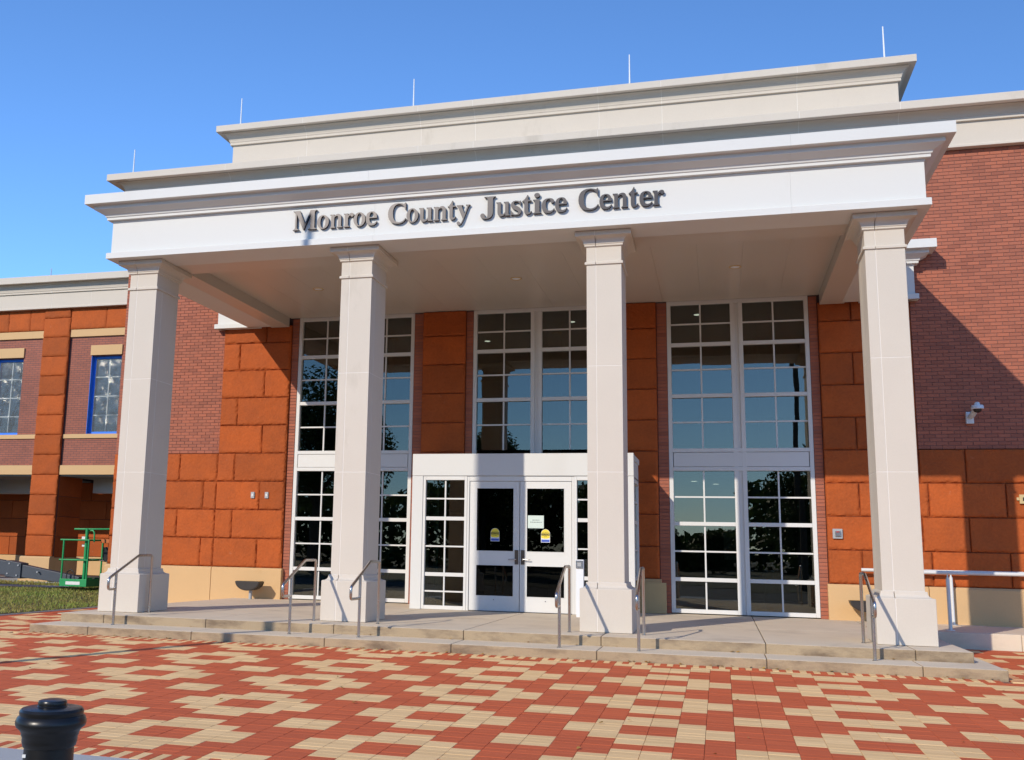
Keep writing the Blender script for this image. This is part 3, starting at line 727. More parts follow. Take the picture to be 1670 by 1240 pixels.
def door(x0, x1, hs):
    d = bpy.data.objects.new('door', None); d.empty_display_size = .1; link(d, house, ((x0 + x1) / 2, V, 0))
    y0, y1 = V + .05, V + .10; lf = MB(); gl, gr = (x0 + .128, x1 - .105) if hs > 0 else (x0 + .123, x1 - .128)
    lf.box(x0 + .004, gl, y0, y1, .014, 2.382); lf.box(gr, x1 - .004, y0, y1, .014, 2.382)
    for za, zb in ((.014, .274), (.848, 1.089), (2.264, 2.382)): lf.box(gl, gr, y0, y1, za, zb)
    bm = bmesh.new(); me = lf.mesh('leaf', 'white_frame', ORG[d.name]); bm.from_mesh(me); bmesh.ops.remove_doubles(bm, verts=bm.verts, dist=1e-5); bm.to_mesh(me); bm.free()
    link(bpy.data.objects.new('leaf', me), d, ORG[d.name])
    for za, zb in ((.274, .848), (1.089, 2.264)):
        B(gl, gr, V + .072, V + .078, za, zb).build('pane', 'door_glass', d)
        bd = MB()
        bd.box(gl, gl + .012, y0 - .004, y0 + .012, za, zb); bd.box(gr - .012, gr, y0 - .004, y0 + .012, za, zb); bd.box(gl + .0125, gr - .0125, y0 - .004, y0 + .012, za, za + .012); bd.box(gl + .0125, gr - .0125, y0 - .004, y0 + .012, zb - .012, zb)
        bd.build('glazing_bead', 'white_frame', d)
    xh = x1 - .052 if hs > 0 else x0 + .058
    B(xh - .035, xh + .035, y0 - .012, y0 + .002, .862, 1.122).build('escutcheon', 'handle_bronze', d, bevel=.005)
    MB().tube([(xh, y0 - .01, .955), (xh, y0 - .06, .955), (xh - hs * .02, y0 - .066, .955), (xh - hs * .135, y0 - .066, .950), (xh - hs * .145, y0 - .05, .950)], .009, 10).build('lever_handle', 'steel', d, smooth=True)
    MB().tube([((x0 + x1) / 2 + .0, y0 - .012, .215), ((x0 + x1) / 2, y0 + .002, .215)], .008, 8).build('door_stop_stud', 'dark_plastic', d)
door(-2.937, -1.987, 1); door(-1.983, -1.023, -1)
B(-2.94, -1.02, V + .03, V + .15, .001, .012).build('threshold', 'bronze', ves)

# ---- interior
it = group_part('lobby', (XC, 9, 0))
B(XW0 + .35, XW1 - .3, D + .44, 16, -.03, -.004).build('lobby_floor', 'interior_floor', it)
B(XW0 + .35, XW1 - .3, 13.0, 13.2, 0, 6.4).build('lobby_wall', 'interior_wall', it)
B(XW0 + .32, XW0 + .5, D + .44, 13, 0, 6.4).build('lobby_wall', 'interior_wall', it); B(XW1 - .5, XW1 - .3, D + .44, 13, 0, 6.4).build('lobby_wall', 'interior_wall', it)
B(XW0 + .35, XW1 - .3, D + .44, 13, 6.36, 6.42).build('lobby_ceiling', 'interior_ceiling', it)
B(XW0 + .5, XW1 - .5, 8.6, 13, 2.85, 3.25).build('upper_floor', 'interior_wall', it)
for x in (-6.1, 2.6, -2.0): MB().lathe([(.16, -.002), (.16, 6.37)], (x, 8.3, 0), 20).build('lobby_column', 'interior_wall', it, smooth=True)
for x, y, z in ((-5.2, 8.2, 6.36), (-1.6, 8.2, 6.36), (1.2, 8.0, 6.36), (2.6, 9.6, 6.36), (-4.0, 10, 6.36), (1.0, 10.5, 2.85), (1.5, 11.5, 2.85), (-5.5, 10.5, 2.85)):
    MB().lathe([(.07, -.006), (.07, -.001)], (x, y, z), 16).build('lobby_downlight', 'downlight_lens', it)
B(1.65, 2.45, 12.97, 12.995, 1.0, 1.9).build('notice_board', 'label_white', it)

# ================================================================== left wing
WY = 11.8
wing = thing('courthouse_wing', (-18, WY, 0), 'lower brick wing with sandstone pilaster and arcade behind the lawn at left', 'building')
def wpart(name, loc): o = bpy.data.objects.new(name, None); o.empty_display_size = .1; return link(o, wing, loc)
WX0 = -29.5
PIL = [(-18.60, -17.66), (-22.13, -21.19), (-25.66, -24.72), (-29.2, -28.26), (-15.07, -14.13)]
wsd = 400
def wstone(a, b, z0, z1, yf, par):
    global wsd; wsd += 1; return stone(a, b, z0, z1, yf, par, wsd * 2.3)
for pi, (a, b) in enumerate(PIL):
    p = wpart('stone_pilaster', ((a + b) / 2, WY, 0))
    B(a + .01, b - .01, WY + .06, WY + 1.25, -.5, 8.28).build('pilaster_core', 'mortar', p)
    pr = [(WY - .13, -.5), (WY - .13, .61), (WY - .09, .65), (WY + .1, .65), (WY + .1, -.5)]
    MB().rings([[(a - .09, y, z) for y, z in pr], [(b + .02, y, z) for y, z in pr]]).build('plinth_block', 'tan_stone', p, bevel=.006)
    B(a - .06, b + .004, WY + .1, WY + 1.28, -.5, .62).build('plinth_block', 'tan_stone', p)
    for k in range(13):
        z0 = .66 + .609 * k; z1 = min(z0 + .609, 8.285)
        if z1 - z0 > .05:
            if pi == 0: wstone(a, b, z0, z1, WY - .03, p)
            else: B(a, b, WY, WY + .07, z0 + .006, z1 - .006).build('stone', 'sandstone', p, bevel=.015)
    for k in range(4):                               # flank of the pillar inside the arcade
        z0 = .63 + .609 * k; B(b - .012, b - .001, WY + .1, WY + 1.24, z0 + .006, z0 + .603).build('stone', 'sandstone', p, bevel=.004)
bays = [(-17.66, -15.07), (-21.19, -18.60), (-24.72, -22.13), (-28.26, -25.66), (-14.13, -11.6)]
WW = [(-16.88, -15.82), (-20.39, -19.33), (-23.92, -22.86), (-27.45, -26.39), (-13.3, -12.3)]
for bi, ((a, b), (wa, wb_)) in enumerate(zip(bays, WW)):
    p = wpart('bay', ((a + b) / 2, WY, 3.2)); y0, y1 = WY + .10, WY + .42
    for (xa, xb, za, zb) in ((a, b, 3.385, 4.20), (a, wa, 4.20, 7.36), (wb_, b, 4.20, 7.36), (wa, wb_, 6.76, 7.36)):
        B(xa, xb, y0, y1, za, zb).build('brick_panel', 'far_brick', p)
    B(a + .004, b - .004, WY + .03, y1 + .02, 3.10, 3.384).build('lintel', 'tan_stone', p, bevel=.006)
    B(a + .004, b - .004, WY + .06, y0 + .06, 4.205, 4.335).build('sill_band', 'tan_stone', p, bevel=.005)
    B(wa - .02, wb_ + .02, WY + .05, y1, 6.765, 7.075).build('window_lintel', 'tan_stone', p, bevel=.005)
    B(a + .004, b - .004, WY + .04, y1, 7.36, 7.59).build('string_course', 'tan_stone', p, bevel=.005)
    xs = [a, a + 1.26, a + 2.05, b]
    for xa, xb in zip(xs[:-1], xs[1:]):
        if bi < 2: wstone(xa, xb, 7.592, 8.285, WY + .01, p)
        else: B(xa + .006, xb - .006, WY + .03, WY + .1, 7.60, 8.28).build('stone', 'sandstone', p, bevel=.015)
    B(a, b, WY + .09, y1, 7.592, 8.285).build('backing', 'mortar', p)
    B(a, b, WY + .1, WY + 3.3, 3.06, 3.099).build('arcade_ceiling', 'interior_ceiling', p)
    # window with blue masking tape and loose plastic sheet
    yw = WY + .26; f_ = MB()
    f_.box(wa, wa + .06, yw, yw + .08, 4.335, 6.762); f_.box(wb_ - .06, wb_, yw, yw + .08, 4.335, 6.762); f_.box(wa + .061, wb_ - .061, yw, yw + .08, 6.70, 6.762); f_.box(wa + .061, wb_ - .061, yw, yw + .08, 4.335, 4.395)
    f_.build('window_frame', 'white_frame', p)
    tp = MB()
    tp.box(wa + .001, wa + .085, yw - .012, yw - .002, 4.34, 6.758); tp.box(wb_ - .075, wb_ - .001, yw - .012, yw - .002, 4.34, 6.758); tp.box(wa + .086, wb_ - .076, yw - .012, yw - .002, 6.675, 6.758); tp.box(wa + .086, wb_ - .076, yw - .012, yw - .002, 4.34, 4.42)
    B(wa - .003, wa + .012, WY + .1, yw, 4.34, 6.76).build('masking_tape', 'tape_blue', p); tp.build('masking_tape', 'tape_blue', p)
    xm = (wa + wb_) / 2 + .02
    B(xm - .018, xm + .018, yw + .01, yw + .06, 4.39, 6.70).build('glazing_bar', 'white_frame', p)
    zs = [6.70, 6.11, 5.515, 4.93, 4.39]
    for z in zs[1:-1]: B(wa + .06, wb_ - .06, yw + .012, yw + .058, z - .016, z + .016).build('glazing_bar', 'white_frame', p)
    for i in range(4):
        for xa, xb in ((wa + .06, xm - .018), (xm + .018, wb_ - .06)): B(xa, xb, yw + .032, yw + .038, zs[i + 1], zs[i]).build('pane', 'glass', p)
    fm = MB(); n, k = 14, 26; vs = []
    for j in range(k + 1):
        for i in range(n + 1):
            u, v = i / n, j / k; x = wa + .04 + (wb_ - wa - .08) * u; z = 4.39 + 2.33 * v
            e = min(u, 1 - u, v, 1 - v) * 8
            vs.append((x, yw - .006 - min(1, e) * (.018 + .022 * noise.noise((x * 4, z * 4, bi)) + .012 * noise.noise((x * 11 + z * 6, z * 3, 2))), z))
    fm.add(vs, [(j * (n + 1) + i, j * (n + 1) + i + 1, (j + 1) * (n + 1) + i + 1, (j + 1) * (n + 1) + i) for j in range(k) for i in range(n)])
    fm.build('plastic_sheet', 'plastic_film', p, fix=False)
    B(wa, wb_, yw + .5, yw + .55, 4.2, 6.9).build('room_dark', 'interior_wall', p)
bk = wpart('arcade', (-20, WY + 3, 0))
B(WX0, XW0, WY + 3.1, WY + 3.3, -.5, 3.2).build('arcade_wall_core', 'mortar', bk)
for k in range(5):
    z0 = .02 + .609 * k; x = WX0 + (.6 if k % 2 else 0)
    while x < XW0 - .2:
        B(x + .006, min(x + 1.214, XW0 - .02), WY + 3.04, WY + 3.11, z0 + .006, min(z0 + .603, 3.05)).build('stone', 'tan_stone' if k == 0 else 'sandstone', bk, bevel=.012); x += 1.22
B(-17.3, XW0, WY + 1.3, WY + 1.7, 2.62, 3.06).build('arcade_beam', 'ceiling_metal', bk); B(WX0, -18.9, WY + 1.9, WY + 2.3, 2.62, 3.06).build('arcade_beam', 'ceiling_metal', bk)
B(WX0, XW0, WY - .3, WY + 3.1, -.4, -.09).build('arcade_floor', 'sidewalk_concrete', bk)
B(WX0, XW0 + .3, WY + .44, WY + 12, 8.2, 8.3).build('wing_roof', 'roof_membrane', bk)
WC = [(-.35, 8.258), (.16, 8.258), (.16, 8.31), (.145, 8.315), (.145, 8.742), (.19, 8.750), (.19, 8.802), (.20, 8.808)] + cove(.205, .325, 8.812, 9.01) + [(.33, 9.012), (.33, 9.035), (.47, 9.026), (.47, 9.228), (.46, 9.234), (-.35, 9.26)]
wc = wpart('wing_cornice', (-20, WY, 8.3))
xs = [WX0, -24.5, -21.4, -18.30, -16.9, XW0 - .01]
for i in range(5): sweep(WC, xs[i] + .003, xs[i + 1] - .003, WY, 'cornice', 'limestone', wc, bevel=.005)
inner = [(max(o_ - .003, -.34), z_) for o_, z_ in WC]; sweep([(o_, z_ + .004 if k_ == 0 else z_ - .004 if z_ > 9.22 else z_) for k_, (o_, z_) in enumerate(inner)], WX0 + .05, XW0 - .06, WY, 'caulk_joint', 'caulk', wc, bevel=0)
MB().tube([(-18.45, WY - .1, 9.24), (-18.45, WY - .1, 9.57)], [.018, .012], 8).build('lightning_rod', 'pole_paint', wc)

# ================================================================== lettering on the frieze
GL = {
 'M': ["M 14 0 L 14 19 Q 100 25 100 110 L 100 566 Q 100 650 14 657 L 14 676 L 269 676 L 480 215 L 685 676 L 930 676 L 930 657 Q 850 650 850 575 L 850 100 Q 850 25 930 19 L 930 0 L 595 0 L 595 19 Q 690 25 690 105 L 690 560 L 440 0 L 415 0 L 160 560 L 160 140 Q 160 30 258 19 L 258 0 Z"],
 'e': ["M 418 240 L 148 240 Q 152 130 200 90 Q 250 45 315 60 Q 370 75 405 130 L 424 118 Q 375 -14 235 -14 Q 25 -14 25 225 Q 25 473 235 473 Q 418 473 418 240 Z", "M 150 278 L 298 278 Q 300 440 228 440 Q 155 440 150 278 Z"],
 'c': ["M 418 120 Q 370 -14 235 -14 Q 25 -14 25 225 Q 25 473 240 473 Q 400 473 410 370 Q 412 315 355 310 Q 300 310 298 370 Q 296 440 238 440 Q 150 440 150 265 Q 150 65 290 58 Q 355 58 400 130 Z"],
 'r': ["M 20 0 L 20 19 Q 68 24 68 75 L 68 390 Q 68 438 20 443 L 20 461 L 188 461 L 188 375 Q 240 473 320 473 Q 400 470 405 405 Q 405 345 345 340 Q 295 340 280 390 Q 265 395 235 365 Q 192 320 190 290 L 190 75 Q 190 24 255 19 L 255 0 Z"],
 'n': ["M 20 0 L 20 19 Q 68 24 68 75 L 68 390 Q 68 438 20 443 L 20 461 L 188 461 L 188 395 Q 245 473 340 473 Q 470 473 470 320 L 470 75 Q 470 24 520 19 L 520 0 L 300 0 L 300 19 Q 348 24 348 75 L 348 330 Q 348 405 290 405 Q 235 405 190 345 L 190 75 Q 190 24 238 19 L 238 0 Z"],
 'u': ["M 20 461 L 190 461 L 190 140 Q 190 58 245 58 Q 300 58 350 125 L 350 385 Q 350 438 295 443 L 295 461 L 472 461 L 472 75 Q 472 24 525 19 L 525 0 L 355 0 L 355 65 Q 290 -14 205 -14 Q 68 -14 68 140 L 68 385 Q 68 438 20 443 Z"],
 't': ["M 20 461 L 20 440 Q 130 500 180 630 L 208 630 L 208 461 L 310 461 L 310 418 L 208 418 L 208 110 Q 208 55 245 55 Q 280 55 310 100 L 328 85 Q 280 -12 195 -12 Q 86 -12 86 100 L 86 418 L 20 418 Z"],
 'y': ["M 12 461 L 235 461 L 235 443 Q 180 440 200 390 L 290 165 L 370 380 Q 390 440 335 443 L 335 461 L 485 461 L 485 443 Q 440 438 415 375 L 255 -40 Q 195 -205 100 -205 Q 25 -200 22 -135 Q 25 -85 80 -82 Q 125 -82 135 -140 Q 165 -165 200 -95 Q 215 -60 235 -15 L 70 375 Q 50 430 12 443 Z"],
 'J': ["M 130 676 L 480 676 L 480 657 Q 400 650 400 580 L 400 160 Q 395 -60 190 -62 Q 20 -60 15 55 Q 18 120 85 125 Q 150 120 150 60 Q 145 -20 190 -25 Q 235 -20 235 80 L 235 580 Q 235 650 130 657 Z"],
 's': ["M 340 465 L 345 310 L 325 310 Q 290 435 200 440 Q 130 440 128 385 Q 130 340 210 300 Q 365 225 362 130 Q 355 -14 210 -14 Q 140 -14 95 10 Q 60 20 48 -14 L 30 -14 L 30 155 L 50 155 Q 90 25 195 20 Q 265 20 270 75 Q 270 120 180 165 Q 35 235 35 330 Q 40 473 190 473 Q 245 473 290 450 Q 312 445 322 465 Z"],
 'i': ["M 20 0 L 20 19 Q 68 24 68 75 L 68 390 Q 68 438 20 443 L 20 461 L 190 461 L 190 75 Q 190 24 240 19 L 240 0 Z"],
 'C': ["M 655 150 Q 580 -19 390 -19 Q 40 -10 40 335 Q 45 690 390 691 Q 480 690 560 655 Q 600 645 615 691 L 640 691 L 645 450 L 622 450 Q 570 640 410 655 Q 205 650 205 340 Q 210 40 420 35 Q 560 40 635 165 Z"],
}
def flat(path):
    t = path.replace('Z', '').split(); pts = []; i = 0; cur = None
    while i < len(t):
        if t[i] in 'ML': cur = (float(t[i + 1]), float(t[i + 2])); pts.append(cur); i += 3
        else:
            c = (float(t[i + 1]), float(t[i + 2])); e = (float(t[i + 3]), float(t[i + 4])); n = 6
            for k in range(1, n + 1):
                s = k / n; pts.append(tuple((1 - s) ** 2 * cur[q] + 2 * s * (1 - s) * c[q] + s * s * e[q] for q in (0, 1)))
            cur = e; i += 5
    if math.dist(pts[0], pts[-1]) < 1: pts.pop()
    return pts
def ell(cx, cy, rx, ry, n=28): return [(cx + rx * math.cos(2 * math.pi * k / n), cy + ry * math.sin(2 * math.pi * k / n)) for k in range(n)]
def glyph(ch):
    if ch == 'o': return [[ell(250, 229, 228, 245), ell(250, 229, 98, 208)]]
    sh = [[flat(p) for p in GL[ch]]]
    if ch == 'i': sh.append([ell(128, 602, 74, 74, 20)])
    return sh
def glyph_mesh(mb, shapes, fx, fz, y0, y1):
    for loops in shapes:
        L = [[Vector((fx(x), 0, fz(z))) for x, z in lp] for lp in loops]
        flatv = [p for lp in L for p in lp]; tris = tessellate_polygon([[Vector((p.x, p.z, 0)) for p in lp] for lp in L])
        n = len(flatv); vs = [(p.x, y0, p.z) for p in flatv] + [(p.x, y1, p.z) for p in flatv]
        mb.add(vs, [tuple(t) for t in tris], 0); mb.add(vs, [tuple(n + i for i in reversed(t)) for t in tris], 1)
        b = 0
        for lp in L:
            k = len(lp); mb.add(vs, [(b + i, b + (i + 1) % k, n + b + (i + 1) % k, n + b + i) for i in range(k)], 1); b += k
TXT = [('M', -4.923, -4.516), ('o', -4.506, -4.305), ('n', -4.285, -4.075), ('r', -4.055, -3.886), ('o', -3.888, -3.69), ('e', -3.679, -3.493),
       ('C', -3.313, -3.018), ('o', -3.010, -2.82), ('u', -2.809, -2.585), ('n', -2.571, -2.355), ('t', -2.345, -2.215), ('y', -2.204, -1.99),
       ('J', -1.828, -1.592), ('u', -1.582, -1.37), ('s', -1.357, -1.195), ('t', -1.18, -1.035), ('i', -1.018, -.89), ('c', -.884, -.692), ('e', -.682, -.501),
       ('C', -.334, -.037), ('e', -.024, .158), ('n', .171, .392), ('t', .403, .54), ('e', .557, .742), ('r', .748, .912)]
sign = thing('sign_lettering', (-2, FY, 6.11), 'raised dark metal serif lettering on the white frieze', 'lettering')
ZS = .322 / 676
for ch, xa, xb in TXT:
    shp = glyph(ch); xsn = [x for lps in shp for lp in lps for x, _ in lp]; a, b = min(xsn), max(xsn)
    mb = MB(); glyph_mesh(mb, shp, lambda x: xa + (x - a) / (b - a) * (xb - xa), lambda z: 6.112 + z * ZS, FY - .052, FY - .012)
    o = mb.build('letter', ['letter_metal', 'letter_side'], sign)

# ================================================================== things
# ---- stainless handrails on the steps
RAILS = [(-7.33, -.80, .20, 'stainless handrail at the right of the leftmost column'),
         (-4.36, -.97, -.065, 'stainless handrail at the left of the second column from left'),
         (-3.315, -.965, -.138, 'stainless handrail at the right of the second column from left'),
         (-.49, -1.07, -.13, 'stainless handrail at the left of the third column, before the doors'),
         (.53, -1.05, -.10, 'stainless handrail at the right of the third column from left'),
         (3.36, -.84, .157, 'stainless handrail at the left of the rightmost column')]
for x, yf, yb, lab in RAILS:
    h = thing('handrail', (x, yf, ZL), lab, 'handrail', 'stainless handrails on the entrance steps'); r = .0205
    zt = .905
    top = [(x, yb, .06), (x, yb, zt - .03), (x, yb - .012, zt - .008), (x, yb - .04, zt), (x, yb - .40, zt), (x, yb - .44, zt - .012), (x, yb - 1.16, .58), (x, yb - 1.19, .555), (x, yb - 1.195, .53), (x, yb - 1.195, .44), (x, yb - 1.185, .415), (x, yb - 1.16, .405), (x, yf - .012, .405)]
    MB().tube(top, r, 12).build('rail', 'steel', h, smooth=True)
    t = (yb - .44 - yf) / .72; zt2 = .893 - (.893 - .58) * max(0, min(1, t))
    MB().tube([(x, yf, ZL - .004), (x, yf, zt2 - .012)], r, 12).build('front_post', 'steel', h, smooth=True)
    MB().tube([(x, yb, -.004), (x, yb, .062)], r + .0008, 12).build('back_post', 'steel', h, smooth=True)
    for yy, zz in ((yf, ZL), (yb, 0)): MB().lathe([(.034, -.003), (.034, .004), (.024, .009)], (x, yy, zz), 16).build('flange', 'steel', h)
# ---- ramp rails
def ramp_rail(y, x0, x1, px, lab):
    h = thing('ramp_railing', (x0, y, -.004), lab, 'railing', 'painted pipe rails of the ramp')
    MB().tube([(x0, y, .905), (x1, y, .905)], .030, 14).build('rail', 'white_metal', h, smooth=True)
    for x in px:
        MB().tube([(x, y, -.012), (x, y, .80), (x, y, .84), (x, y, .885)], [.028, .028, .012, .010], 12).build('post', 'white_metal', h, smooth=True)
        MB().lathe([(.07, -.014), (.07, .004), (.03, .012)], (x, y, 0), 16).build('base_plate', 'white_metal', h)
ramp_rail(3.655, 4.70, 10.5, (5.086, 7.1, 9.1), 'front pipe rail of the ramp right of the last column')
ramp_rail(5.22, 3.99, 10.5, (5.44, 7.45, 9.45), 'pipe rail of the ramp running close to the sandstone wall')
# ---- bowl uplights
def uplight(x, y, lab):
    u = thing('bowl_uplight', (x, y, -.01), lab, 'lamp', 'bronze uplights at the wall base')
    b = MB(); n = 14; ring = []
    for k in range(n + 1):                            # trough: half round section, flat top
        a = math.pi * k / n; ring.append((math.cos(a), -math.sin(a)))
    rs = []
    for t, s in ((-1, .90), (-.97, 1), (.97, 1), (1, .90)):
        rs.append([(x + t * .28 if False else x + .275 * c_ * s, y + t * .13, .365 + .19 * d_ * s) for c_, d_ in ring])
    b.rings(rs); b.build('bowl', 'bronze', u, bevel=.006)
    B(x - .255, x + .255, y - .115, y + .115, .358, .372).build('lens', 'door_glass', u)
    MB().tube([(x + .03, y, -.012), (x + .03, y, .20)], .035, 12).build('stem', 'grey_box', u, smooth=True)
uplight(-7.905, 5.05, 'dark bronze bowl uplight at the plinth left of the tall windows')
uplight(4.02, 5.05, 'dark bronze bowl uplight partly hidden behind the rightmost column')
# ---- small wall fittings
def wallbox(name, x, z, w, h, d, lab, cat, grp=None, y=D):
    t = thing(name, (x, y, z), lab, cat, grp); B(x - w / 2, x + w / 2, y - d, y + .03, z - h / 2, z + h / 2).build('cover', 'grey_box', t, bevel=.006)
    B(x - w * .22, x + w * .22, y - d - .008, y - d + .004, z - h * .22, z + h * .22).build('insert', 'label_white', t, bevel=.003); return t
wallbox('outlet_box', -8.09, 2.173, .085, .135, .035, 'small grey outlet box on the sandstone, the one farther from the window', 'outlet', 'outlet boxes on the sandstone pier')
wallbox('outlet_box', -7.762, 2.173, .085, .135, .035, 'small grey outlet box on the sandstone, the one nearer the window', 'outlet', 'outlet boxes on the sandstone pier')
t = thing('key_box', (3.634, D, 1.54), 'square steel key box on the sandstone right of the tall window', 'box')
B(3.634 - .085, 3.634 + .085, D - .05, D + .03, 1.45, 1.63).build('box_frame', 'grey_box', t, bevel=.008)
B(3.634 - .045, 3.634 + .055, D - .075, D - .048, 1.49, 1.59).build('lid', 'steel', t, bevel=.006); B(3.634 - .03, 3.634 + .025, D - .08, D - .0745, 1.565, 1.582).build('red_mark', 'red_paint', t)
t = thing('security_camera', (5.95, D, 3.62), 'white dome security camera on a bracket on the shaded brick wall', 'camera')
B(5.885, 6.01, D - .02, D + .05, 3.54, 3.75).build('wall_plate', 'camera_shell', t, bevel=.006)
MB().tube([(5.95, D - .02, 3.66), (5.96, D - .12, 3.67), (5.985, D - .24, 3.74), (6.0, D - .32, 3.82), (6.0, D - .36, 3.86)], [.045, .05, .05, .042, .03], 12).build('arm', 'camera_shell', t, smooth=True)
MB().lathe([(.03, .075), (.045, .06), (.045, .03), (.09, .02), (.103, 0), (.103, -.045), (.085, -.05)], (6.0, D - .36, 3.80), 24).build('housing', 'camera_shell', t, smooth=True)
MB().lathe([(.07, .0), (.068, -.02), (.055, -.045), (.03, -.06), (.005, -.066)], (6.0, D - .36, 3.752), 20).build('dome', 'dark_plastic', t, smooth=True)
t = thing('wall_alarm', (6.70, D, 2.19), 'small cream alarm fitting on the sandstone at the right edge', 'alarm')
B(6.64, 6.80, D - .05, D + .03, 2.11, 2.27).build('body', 'brass_fixture', t, bevel=.006); B(6.60, 6.639, D - .03, D + .0, 2.17, 2.22).build('lug', 'brass_fixture', t); B(6.69, 6.75, D - .062, D - .049, 2.16, 2.22).build('lens', 'dark_plastic', t)
t = thing('door_button_post', (-.80, 3.35, 0), 'grey post with square door push plate right of the glass doors', 'post')
B(-.86, -.73, 3.30, 3.40, -.004, .98).build('post', 'sticker_white', t, bevel=.006); B(-.862, -.742, 3.28, 3.299, .83, .965).build('push_plate', 'steel', t, bevel=.004); B(-.835, -.77, 3.274, 3.281, .865, .93).build('symbol', 'grey_box', t)
t = thing('board', (.18, 4.9, 0), 'yellowish board leaning in the shade beside the vestibule', 'board')
B(.175, .57, 5.285, 5.335, .004, .57).build('panel', 'yellow_board', t, bevel=.004)
# ---- notice and caution stickers on the doors
def text_mesh(s, size, x, z, y, mat, parent):
    cu = bpy.data.curves.new('text', 'FONT'); cu.body = s; cu.size = size; cu.align_x = 'CENTER'; cu.extrude = .0004
    ob = bpy.data.objects.new('t', cu); col.objects.link(ob); dg = bpy.context.evaluated_depsgraph_get()
    me = bpy.data.meshes.new_from_object(ob.evaluated_get(dg)); bpy.data.objects.remove(ob)
    for v in me.vertices: v.co = Vector((x + v.co.x, y - v.co.z, z + v.co.y)) - ORG[parent.name]
    me.materials.clear(); me.materials.append(M[mat]); o = bpy.data.objects.new('print', me); return link(o, parent, ORG[parent.name])
YG = V + .0715
t = thing('paper_notice', (-1.69, YG, 1.526), 'pale green paper notice taped inside the right door glass', 'notice')
B(-1.838, -1.540, YG - .0012, YG, 1.526, 1.758).build('sheet', 'notice_paper', t)
for z, a, b in ((1.668, -1.75, -1.62), (1.630, -1.79, -1.58)):
    x = a
    pm = MB()
    while x < b:
        w_ = random.uniform(.012, .035); pm.box(x, min(x + w_, b), YG - .0022, YG - .0012, z, z + .012); x += w_ + .009
    pm.build('print', 'print_grey', t)
def sticker(x, z0, lab):
    t = thing('caution_sticker', (x, YG, z0), lab, 'sticker', 'caution stickers on the entrance doors'); w, h = .165, .24; r = w / 2
    arch = [(x - r, z0), (x + r, z0)] + [(x + r * math.cos(a), z0 + h - r + r * math.sin(a)) for a in [math.pi * k / 14 for k in range(15)]]
    def plate(poly, y0, y1, nm, mt): MB().rings([[(px, y0, pz) for px, pz in poly], [(px, y1, pz) for px, pz in poly]]).build(nm, mt, t)
    plate(arch, YG - .001, YG, 'backing', 'sticker_white')
    zb = z0 + .085
    plate([(x - r + .004, zb + .01)] + [(x + r * .96 * math.cos(a), zb + .004 - .022 * math.sin(-a)) for a in [math.pi + math.pi * k / 10 for k in range(1, 10)]] + [(x + r - .004, zb + .01)] + [(x + (r - .004) * math.cos(a), z0 + h - r + (r - .004) * math.sin(a)) for a in [math.pi * k / 14 for k in range(15)]], YG - .0016, YG - .001, 'yellow_field', 'sticker_yellow')
    B(x - r + .004, x + r - .004, YG - .0022, YG - .0016, z0 + .125, z0 + .163).build('band', 'sticker_black', t)
    B(x - r + .008, x + r - .008, YG - .0016, YG - .001, z0 + .008, z0 + .052).build('foot_band', 'sticker_blue', t)
    text_mesh('CAUTION', .036, x, z0 + .132, YG - .0026, 'sticker_yellow', t); text_mesh('AUTOMATIC', .020, x, z0 + .172, YG - .0022, 'sticker_black', t); text_mesh('DOOR', .020, x, z0 + .098, YG - .0022, 'sticker_black', t)
sticker(-2.452, 1.276, 'arched yellow and blue caution sticker on the left door glass')
sticker(-1.508, 1.270, 'arched yellow and blue caution sticker on the right door glass')

# ---- black bollard on the concrete walk
bx, by = -1.305, -10.62; bz = gz(by)
bol = thing('bollard', (bx, by, bz), 'glossy black cast iron bollard with stepped round cap at the lower left corner', 'bollard')
zt = .405 - bz
MB().lathe([(.16, 0), (.16, .03), (.155, .05), (.125, .07), (.118, .10), (.113, .13), (.105, zt - .20)], (bx, by, bz), 40).build('shaft', 'black_paint', bol, smooth=True)
MB().lathe([(.104, zt - .202), (.112, zt - .195), (.117, zt - .175), (.117, zt - .155), (.122, zt - .148), (.122, zt - .140), (.13, zt - .125), (.146, zt - .112), (.150, zt - .100), (.150, zt - .088), (.143, zt - .072), (.134, zt - .064), (.136, zt - .058), (.136, zt - .046), (.128, zt - .036), (.10, zt - .030), (.064, zt - .028), (.060, zt - .024), (.062, zt - .012), (.058, zt - .004), (.045, zt - .0005), (.0, zt)], (bx, by, bz), 40).build('cap', 'black_paint', bol, smooth=True)
B(bx - .062, bx - .045, by - .099, by - .090, bz + zt - .235, bz + zt - .222).build('paint_chip', 'label_white', bol)

# ---- boom lift parked on the lawn
LX, LY = -14.35, 8.35; lb = lz(LX, LY)
lift = thing('boom_lift', (LX, LY, lb), 'green work platform of a boom lift with dark grey boom on the lawn', 'boom lift')
x0, x1, y0, y1 = -14.83, -14.03, 8.30, 10.1; z0 = -.03
pt = MB(); pt.box(x0, x1, y0, y0 + .03, z0, z0 + .19); pt.box(x0, x1, y1 - .03, y1, z0, z0 + .19); pt.box(x0, x0 + .03, y0 + .031, y1 - .031, z0, z0 + .19); pt.box(x1 - .03, x1, y0 + .031, y1 - .031, z0, z0 + .19); pt.box(x0 + .031, x1 - .031, y0 + .031, y1 - .031, z0, z0 + .03)
pt.build('platform_tray', 'lift_green', lift, bevel=.008)
B(-14.64, -14.22, y0 - .006, y0 - .001, z0 + .045, z0 + .125).build('data_plate', 'label_white', lift)
def pole(name, pts, r, mat='lift_green'): return MB().tube(pts, r, 10).build(name, mat, lift, smooth=True)
